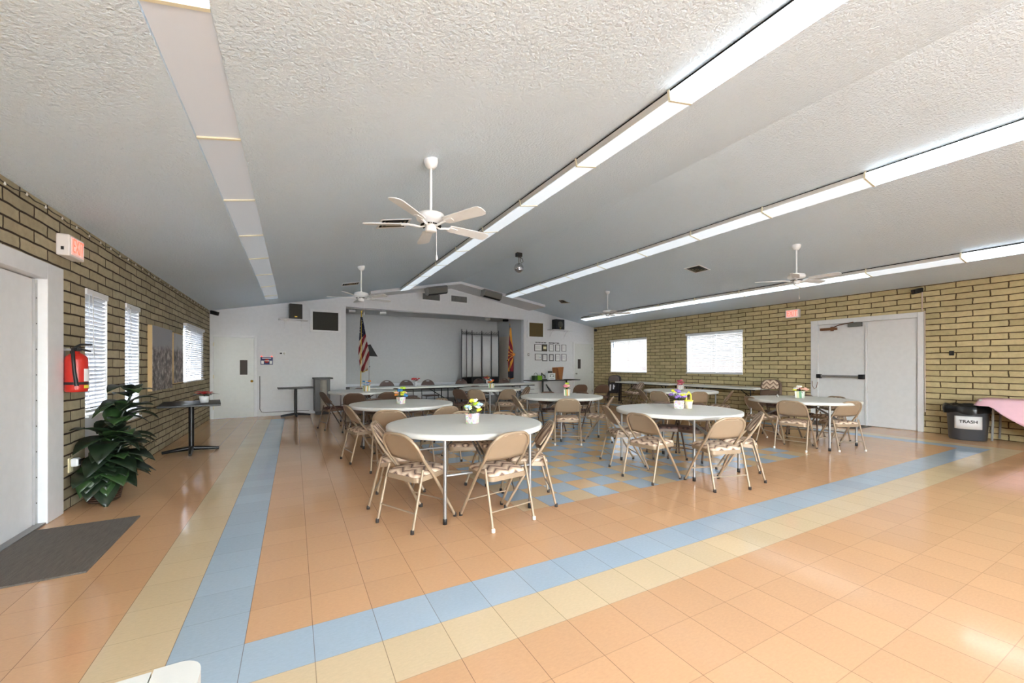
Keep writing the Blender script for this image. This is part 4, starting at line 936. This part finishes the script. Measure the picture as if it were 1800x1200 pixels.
# near table at the lower left corner of the view
t = thing('folding_table', 'white folding table corner at the lower left beside the camera', 'table', (0.055, -1.36, 0), R(0))
def rr(x0, x1, y0, y1, c, n=6):
    P = []
    for cx_, cy_, a0 in ((x1-c,y1-c,0),(x0+c,y1-c,PI/2),(x0+c,y0+c,PI),(x1-c,y0+c,3*PI/2)):
        for k in range(n+1): P.append((cx_+c*math.cos(a0+k*PI/2/n), cy_+c*math.sin(a0+k*PI/2/n)))
    return P
Mn = Matrix.Rotation(R(2),4,'Z')
Pq = [(-.0785,0),(-.0785,-1.0),(0,-1.0),(0,-.045)] + [(-.04+.04*math.cos(a), -.045+.045*math.sin(a)) for a in [k*PI/14 for k in range(1,8)]]
MB().prism(Pq, .735, .785, Mn, True).build('tabletop', M_table, t, .004, 2)
MB().prism([(-1.0,-.012),(-1.0,-1.0),(-.0815,-1.0),(-.0815,-.002)], .735, .783, Mn, True).build('folding_leaf', M_table, t, .004, 2)
for q in ((-.04,-.15),(-.04,-.9),(-.9,-.15),(-.9,-.9)): MB().tube([(q[0],q[1],.735),(q[0],q[1],.001)], .015, 8).build('leg', M_steel, t)

# ------------------------------------------------------------------ folding chairs
def arc_top(w, z0, z1, r, n=6):
    """outline of the backrest arch in (x, s) with s along the back line"""
    P = [(-w, z0)]
    for k in range(n+1):
        a = PI - k*PI/2/n; P.append((-w+r + r*math.cos(a), z1-r + r*math.sin(a)))
    for k in range(n+1):
        a = PI/2 - k*PI/2/n; P.append((w-r + r*math.cos(a), z1-r + r*math.sin(a)))
    P.append((w, z0)); return P
# side line of the front-leg / back tube: (y, z)
SIDE = [(.24,.02),(.085,.28),(-.02,.45),(-.12,.575),(-.25,.80)]
def side_pt(z):
    for (y0,z0),(y1,z1) in zip(SIDE, SIDE[1:]):
        if z <= z1: return y0 + (y1-y0)*(z-z0)/(z1-z0)
    return SIDE[-1][0]
def make_chair(label, mt, fab, caps):
    t = thing('folding_chair', label, 'chair')
    W = .215; pts = []
    for (y, z) in SIDE[:3]: pts.append((-.235+.02*z/.5, y, z))
    for x, z in arc_top(W, .56, .80, .145, 7): pts.append((x, side_pt(z), z))
    for (y, z) in SIDE[2::-1]: pts.append((.235-.02*z/.5, y, z))
    MB().tube(pts, .0135, 8).build('back_frame', mt, t)
    n = 12
    def bk(off):
        def fn(u, v):
            z = .565 + .02*math.cos((u-.5)*PI)*-1*(1-v) + v*(.797-.565)
            w = W-.006; r = .145
            if z > .80-r: dz = z-(.80-r); w = W-r + math.sqrt(max(0, r*r-dz*dz)) - .004
            x = (u*2-1)*w
            return (x, side_pt(z) + off + .006*math.cos((u-.5)*PI), z)
        return fn
    MB().grid(bk(.0), n, 8).build('backrest', mt, t, solid=.006)
    bo = [c for c in bpy.data.objects if c.parent == t and c.name.startswith('backrest')][0]
    MB().grid(lambda u,v: (lambda p: (p[0]*.93, p[1]+.010+.010*math.sin(PI*u)*math.sin(PI*min(1,v*1.2)), .60+(p[2]-.565)*.80))(bk(0)(u, v)), n, 8).build('back_pad', fab, bo, solid=.01)
    # seat
    P = []
    for (cx_, cy_, a0, r) in ((.13,.13,0,.07),(-.13,.13,PI/2,.07),(-.155,-.155,PI,.045),(.155,-.155,3*PI/2,.045)):
        for k in range(5): P.append((cx_+r*math.cos(a0+k*PI/8), cy_+r*math.sin(a0+k*PI/8)))
    Ms = Matrix.Translation((0,.015,.442)) @ Matrix.Rotation(R(2.5),4,'X')
    s = MB().prism(P, -.042, 0, Ms, True).build('seat', mt, t, .006)
    m = MB(); rings = [(1.0,.001),(.985,.014),(.93,.026),(.75,.034),(.4,.038)]
    vs = []; 
    for f, z in rings: vs += [(p[0]*f*.97, p[1]*f*.97, z) for p in P]
    N = len(P); fs = [(i*N+k, i*N+(k+1)%N, (i+1)*N+(k+1)%N, (i+1)*N+k) for i in range(len(rings)-1) for k in range(N)] + [tuple(range((len(rings)-1)*N, len(rings)*N))]
    m.add(vs, fs, True, Ms); m.build('seat_pad', fab, s)
    for sx in (-1, 1):
        l = MB().tube([(sx*.225,-.25,.02),(sx*.222,-.165,.37),(sx*.218,-.13,.50)], .0115, 8).build('leg', mt, t)
        MB().lathe([(0,.001),(.016,.001),(.0155,.03),(.013,.034)], 10, Matrix.Translation((sx*.225,-.254,0))).build('foot_cap', caps[0], l)
        MB().lathe([(0,.001),(.016,.001),(.0155,.03),(.013,.034)], 10, Matrix.Translation((sx*.2345,.243,0))).build('foot_cap', caps[1], t)
    MB().tube([(-.223,-.217,.155),(.223,-.217,.155)], .0075, 6).build('stretcher', mt, t)
    MB().tube([(-.226,.155,.165),(.226,.155,.165)], .0075, 6).build('stretcher', mt, t)
    MB().tube([(-.2,-.205,.205),(.2,-.205,.205)], .001, 4)
    return t
CH = {}
def chair(x, y, th, label, kind='tan', group='folding chairs around the round tables'):
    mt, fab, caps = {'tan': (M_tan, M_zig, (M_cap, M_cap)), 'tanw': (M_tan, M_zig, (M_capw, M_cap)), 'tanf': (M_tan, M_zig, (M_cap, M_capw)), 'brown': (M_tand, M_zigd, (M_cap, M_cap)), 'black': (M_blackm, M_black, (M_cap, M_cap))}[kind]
    if kind not in CH:
        CH[kind] = make_chair(label, mt, fab, caps); o = CH[kind]; o['group'] = group
        o.location = (x, y, 0); o.rotation_euler = (0, 0, R(th-90)); return o
    return dup(CH[kind], (x, y, 0), R(th-90), label, group)
CHAIRS = [
 (1.19,1.21,27,'tan folding chair nearest the camera, pushed in left of the front table leg','tan'),
 (1.84,.90,100,'tan folding chair with white rear foot at the near right of the front table','tanw'),
 (1.16,1.80,-20,'tan folding chair at the left edge of the front table with pad showing','tan'),
 (2.33,1.18,156,'tan folding chair at the right edge of the front table with pad showing','tan'),
 (2.02,2.11,248,'tan folding chair pushed in behind the front table, behind its flower box','tan'),
 (2.29,1.89,213,'tan folding chair behind the front table, on its right rear side','tan'),
 (1.12,3.89,10,'tan folding chair at the left end of the second left table','tan'),
 (1.38,3.16,69,'tan folding chair with back to camera at the second left table, left of two','tan'),
 (2.05,3.24,106,'tan folding chair at the second left table just behind the front table flowers','tan'),
 (2.28,4.34,202,'tan folding chair at the right side of the second left table','tan'),
 (1.99,4.65,245,'brown folding chair on the far side of the second left table, right one','brown'),
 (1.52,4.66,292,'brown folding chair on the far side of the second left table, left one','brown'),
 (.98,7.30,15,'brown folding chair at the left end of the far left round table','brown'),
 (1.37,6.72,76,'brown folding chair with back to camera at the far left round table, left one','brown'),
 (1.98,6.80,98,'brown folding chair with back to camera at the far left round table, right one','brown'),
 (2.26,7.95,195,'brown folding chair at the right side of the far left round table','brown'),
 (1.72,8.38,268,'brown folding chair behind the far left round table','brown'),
 (3.95,6.98,24,'brown folding chair at the left side of the far middle round table','brown'),
 (4.21,6.72,45,'tan folding chair at the far middle round table, left one with back to camera','tan'),
 (4.80,6.46,86,'tan folding chair at the far middle round table, right one with back to camera','tanw'),
 (5.60,7.12,170,'tan folding chair at the right side of the far middle round table','tan'),
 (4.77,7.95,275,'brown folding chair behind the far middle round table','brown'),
 (4.18,4.38,-14,'tan folding chair seen edge on at the left of the middle round table','tan'),
 (4.52,3.50,59,'tan folding chair with back to camera at the middle round table','tanw'),
 (5.20,3.42,132,'tan folding chair at the right front of the middle round table','tan'),
 (5.06,4.80,256,'brown folding chair behind the middle round table, left one','brown'),
 (5.47,4.45,202,'brown folding chair behind the middle round table, right one','brown'),
 (4.09,1.165,4,'tan folding chair with pale striped seat, left front of the front right table','tan'),
 (4.53,.60,74,'tan folding chair nearest the camera at the front right table','tan'),
 (4.32,1.90,-25,'tan folding chair at the left rear of the front right table with pad showing','tan'),
 (5.12,.70,127,'tan folding chair turned sideways at the right of the front right table','tan'),
 (5.20,1.90,235,'brown folding chair behind the front right table, left one','brown'),
 (5.41,1.64,202,'brown folding chair behind the front right table, right one','brown'),
 (7.86,1.98,-28,'tan folding chair at the left of the double door table','tanf'),
 (7.58,1.28,10,'tan folding chair with white feet and back to camera at the double door table','tanw'),
 (8.18,.92,66,'tan folding chair at the right front of the double door table','tanw'),
 (8.63,2.05,236,'brown folding chair behind the double door table, left one','brown'),
 (8.86,1.79,204,'brown folding chair behind the double door table, middle one','brown'),
 (8.90,1.40,168,'tan folding chair behind the double door table, right one with pale seat','tan'),
 (7.80,4.60,-30,'tan folding chair at the left end of the round table by the wall tables','tan'),
 (7.62,4.06,12,'tan folding chair with back to camera at the wall side round table, left one','tan'),
 (8.16,3.64,62,'tan folding chair with back to camera at the wall side round table, middle one','tan'),
 (8.90,3.52,115,'tan folding chair at the right of the wall side round table','tan'),
]
for c in CHAIRS: chair(*c)
G2 = 'folding chairs standing clear of the tables'
chair(7.30,7.95,-35,'black folding chair below the black tables by the far right door','black',G2)
chair(7.95,7.60,75,'brown folding chair standing in front of the far right door','brown',G2)
chair(8.45,7.20,75,'brown folding chair standing alone before the far right corner','brown',G2)
chair(10.45,7.70,160,'tan folding chair facing sideways near the leaning dark chairs, nearer one','tan',G2)
chair(10.80,8.20,160,'tan folding chair facing sideways near the leaning dark chairs, farther one','tan',G2)

# folded chairs leaning on the right wall
def make_folded(label, mt, fab):
    t = thing('folded_chair', label, 'chair')      # lies in the xz plane, front towards -y
    pts = [(-.235,0,.02),(-.22,0,.5)] + [(x,0,z) for x, z in arc_top(.215,.74,1.02,.145,7)] + [(.22,0,.5),(.235,0,.02)]
    MB().tube(pts, .0125, 8).build('back_frame', mt, t)
    def bk(u, v):
        z = .78+v*.235; w = .209; r = .145
        if z > 1.02-r: dz = z-(1.02-r); w = .215-r+math.sqrt(max(0,r*r-dz*dz))-.004
        return ((u*2-1)*w, 0, z)
    b = MB().grid(lambda u,v: bk(u,v), 10, 8).build('backrest', mt, t, solid=.006)
    MB().grid(lambda u,v: (lambda p: (p[0]*.93,-.012-.01*math.sin(PI*u),p[2]))(bk(u,v)), 10, 8).build('back_pad', fab, b, solid=.01)
    s = MB().prism(rr(-.19,.19,.33,.74,.06), -.03, .012, Matrix.Rotation(PI/2,4,'X') @ Matrix.Translation((0,0,.012)), True).build('seat', mt, t, .005)
    for sx in (-1,1): MB().tube([(sx*.205,.02,.03),(sx*.205,.02,.62)], .0115, 8).build('leg', mt, t)
    MB().tube([(-.21,.02,.2),(.21,.02,.2)], .0075, 6).build('stretcher', mt, t)
    return t
def lean(o, x, y, rz, tilt): o.location = (x, y, 0); o.rotation_euler = (R(-tilt), 0, rz); return o
GS = 'dark folded chairs leaning under the far right window'
fc = make_folded('front dark folded chair of the leaning group below the far right window', mat('dark brown steel', (46,38,38), .4), M_padg); fc['group'] = GS
lean(fc, 11.02, 9.42, R(-58), 12)
MB().box(-.15,-.09,-.031,-.0305,.42,.66).box(-.02,.03,-.031,-.0305,.48,.66).box(.035,.06,-.031,-.0305,.56,.62).build('white_label', M_paper, kids(fc)[0].parent)
KIDS.clear()
for k in range(1, 5):
    d = k*.05; o = dup(fc, (0,0,0), 0, ['','second','third','fourth','rearmost'][k] + ' dark folded chair in the group leaning below the far right window', GS); lean(o, 11.02+d*.85, 9.42+d*.53, R(-58), 12)
GS2 = 'folded chairs leaning by the double door'
f2 = make_folded('front zigzag padded folded chair leaning on the right wall by the double door', M_tand, M_zig); f2['group'] = GS2; lean(f2, 11.08, 3.66, R(-76), 10); KIDS.clear()
for k in range(1, 4):
    d = k*.055; o = dup(f2, (0,0,0), 0, ['','second','third','rearmost'][k] + ' folded chair in the zigzag group leaning by the double door', GS2); lean(o, 11.08+d*.97, 3.66+d*.24, R(-76), 10)

# brown stacking chairs behind the long tables
def make_stack(label):
    t = thing('banquet_chair', label, 'chair', (0,0,0), 0, 'brown plastic chairs behind the long tables'); n = 14
    P = [(-.23,.62)] + [(.23*math.cos(a), .70+.24*math.sin(a)) for a in [PI-k*PI/n for k in range(n+1)]] + [(.23,.62)]
    H = [(.07*math.cos(2*PI*k/12), .885+.018*math.sin(2*PI*k/12)) for k in range(12)]
    # backrest as strips around the hand hole
    mb = MB(); Q = []
    def ring(m): return m
    outer = [(.23*math.cos(a), .72+.22*math.sin(a)) for a in [2*PI*k/24 for k in range(24)]]
    outer = [(x, z if z > .72 else .72-(.10 if z < .70 else (.72-z))) for x, z in outer]
    inner = [(.065*math.cos(a), .895+.016*math.sin(a)) for a in [2*PI*k/24 for k in range(24)]]
    for y in (-.232, -.216): Q += [(x, y-(z-.6)*.12, z) for x, z in outer] + [(x, y-(z-.6)*.12, z) for x, z in inner]
    N = 24; fs = []
    for k in range(N):
        k2 = (k+1) % N
        fs += [(k,k2,N+k2,N+k),(2*N+k2,2*N+k,3*N+k,3*N+k2),(k2,k,2*N+k,2*N+k2),(N+k,N+k2,3*N+k2,3*N+k)]
    mb.add(Q, fs, False); mb.build('backrest', M_brownpl, t)
    MB().prism(rr(-.22,.22,-.2,.22,.06), .43, .46, None, True).build('seat', M_brownpl, t, .008)
    for sx in (-1,1):
        MB().tube([(sx*.215,.2,.001),(sx*.2,.15,.43)], .012, 8).build('leg', M_blackm, t)
        MB().tube([(sx*.215,-.28,.001),(sx*.215,-.2,.43),(sx*.215,-.245,.72)], .012, 8).build('leg', M_blackm, t)
    MB().tube([(-.21,.17,.28),(.21,.17,.28)], .009, 6).build('stretcher', M_blackm, t)
    return t
BS = [(2.72,9.98,'leftmost brown chair with hand hole behind the left long table'),(3.32,10.02,'brown chair with hand hole behind the red flowers on the long table'),(4.02,10.06,'brown chair with hand hole at the right of the left long table'),
      (5.20,10.14,'brown chair behind the right long table, left of the white cup'),(5.86,10.19,'brown chair directly behind the white flower cup on the right long table'),(6.88,10.26,'rightmost brown chair behind the right long table')]
b0 = make_stack(BS[0][2]); b0.location = (BS[0][0], BS[0][1], 0); b0.rotation_euler = (0,0,R(184)); KIDS.clear()
for x, y, l in BS[1:]: dup(b0, (x, y, 0), R(184), l)

# ------------------------------------------------------------------ right wall corner: bin, pink table, box
t = thing('trash_can', 'grey trash can with black liner and paper sign beside the pink table', 'trash can', (11.36, .20, 0))
MB().lathe([(0,.001),(.235,.001),(.245,.02),(.275,.60),(.285,.62),(.27,.62),(.23,.03),(0,.03)], 32).build('bin', M_bin, t)
def liner(u, v):
    a = 2*PI*u; rn = .012*math.sin(9*a)+.008*math.sin(17*a+1); z = [.50+.02*math.sin(5*a),.56,.62,.655,.62,.52][min(5,int(v*5+.5))]; rad = [.315,.325,.312,.285,.262,.25][min(5,int(v*5+.5))]
    return ((rad+rn)*math.cos(a), (rad+rn)*math.sin(a), z+.5*rn)
MB().grid(liner, 48, 5).build('liner', M_bag, t)
va = math.atan2(-2.39-.2, .22-11.36) + .10
m = MB(); m.grid(lambda u,v: (.283*math.cos(va-.72+1.30*u), .283*math.sin(va-.72+1.30*u), .215+.235*v), 10, 1); pp = m.build('paper_sign', M_paper, t, solid=.001)
am = va-.07
Mt = Matrix.Rotation(am,4,'Z') @ Matrix.Translation((.288,0,.35)) @ Matrix(((0,0,1,0),(1,0,0,0),(0,1,0,0),(0,0,0,1)))
text_obj('TRASH', .075, M_black, pp, Mt, .0008, bold=.0016)
t = thing('covered_table', 'pink cloth covered table at the right edge', 'table', (11.2,-.95,0))
for q in ((.02,.82),(.52,.83),(.02,-.8),(.52,-.8)): MB().tube([(q[0],q[1],.03),(q[0],q[1]-.02,.735)], .016, 8).build('leg', M_grey, t)
MB().box(-.12,.55,-1.05,.95,.735,.775).build('tabletop', M_table, t, .008)
MB().tube([(.02,.82,.55),(.52,.83,.55)], .01, 6).build('cross_rail', M_grey, t)
t = thing('tablecloth', 'pink tablecloth draped over the table beside the trash can', 'tablecloth', (11.2,-.95,0)); rnd = random.Random(4)
def cloth(u, v):
    # u around: front face strip then end; v from top inner to hem
    L = [(-.14,-1.05),(-.14,.80),(-.10,.93),(.02,.97),(.50,.97)]
    d = [0]; 
    for a, b in zip(L, L[1:]): d.append(d[-1]+math.hypot(b[0]-a[0], b[1]-a[1]))
    s = u*d[-1]; k = max(i for i in range(len(d)-1) if d[i] <= s+1e-9); f = (s-d[k])/(d[k+1]-d[k]); x = L[k][0]+(L[k+1][0]-L[k][0])*f; y = L[k][1]+(L[k+1][1]-L[k][1])*f
    nx, ny = (-1, 0) if k == 0 else ((-.9,.4) if k == 1 else ((-.35,.95) if k == 2 else (0, 1)))
    hem = .62 - .0*s if k == 0 else .6
    if k == 0: drop = .10 + .52*min(1, (1-f)/.36)**.8
    elif k < 3: drop = .12
    else: drop = .50*f + .12
    fl = .02*math.sin(s*16)*v
    z = .778 - drop*v; ofs = .005 + .05*v + fl
    return (x+nx*ofs, y+ny*ofs, z)
MB().grid(cloth, 60, 8).grid(lambda u,v: (-.145+.69*u, -1.05+2.025*v, .779), 4, 6).build('cloth', M_pink, t, solid=.003)
t = thing('junction_box', 'small black junction box on the right block wall', 'junction box'); MB().box(XR-.03,XR-.001,.47,.535,1.585,1.675).build('body', M_black, t, .003); MB().box(XR-.034,XR-.0305,.485,.52,1.605,1.655).build('cover', M_cap, t)

# ------------------------------------------------------------------ light, world, camera
w = bpy.data.worlds.new('World'); sc.world = w; w.use_nodes = True; nt = w.node_tree
sky = nt.nodes.new('ShaderNodeTexSky'); sky.sky_type = 'NISHITA'; sky.sun_disc = False; sky.sun_elevation = R(50); sky.sun_rotation = R(40)
hs = nt.nodes.new('ShaderNodeHueSaturation'); hs.inputs['Saturation'].default_value = .45; nt.links.new(sky.outputs[0], hs.inputs['Color'])
nt.links.new(hs.outputs[0], nt.nodes['Background'].inputs[0]); nt.nodes['Background'].inputs[1].default_value = 2.0
sl = bpy.data.lights.new('Sun', 'SUN'); sl.energy = 8; sl.angle = R(1); so = bpy.data.objects.new('Sun', sl); COL.objects.link(so); so.rotation_euler = (R(28), 0, 0)

cam = bpy.data.cameras.new('Camera'); co = bpy.data.objects.new('Camera', cam); COL.objects.link(co); sc.camera = co
co.location = (.2172, -2.3868, 1.3775); co.rotation_euler = (PI/2, 0, -.495834)
cam.sensor_fit = 'HORIZONTAL'; cam.sensor_width = 36; cam.lens = 36*707.95/1800; cam.shift_y = (642.8-600)/1800; cam.clip_start = .05; cam.clip_end = 300
sc.view_settings.view_transform = 'Standard'; sc.view_settings.look = 'None'; sc.view_settings.gamma = 1; sc.view_settings.use_curve_mapping = False
sc.view_settings.exposure = 1.88
try:
    sc.cycles.use_denoising = True; sc.cycles.max_bounces = 10; sc.cycles.diffuse_bounces = 6; sc.cycles.transparent_max_bounces = 12
    sc.cycles.sample_clamp_indirect = 6; sc.cycles.caustics_reflective = False; sc.cycles.caustics_refractive = False
except Exception: pass
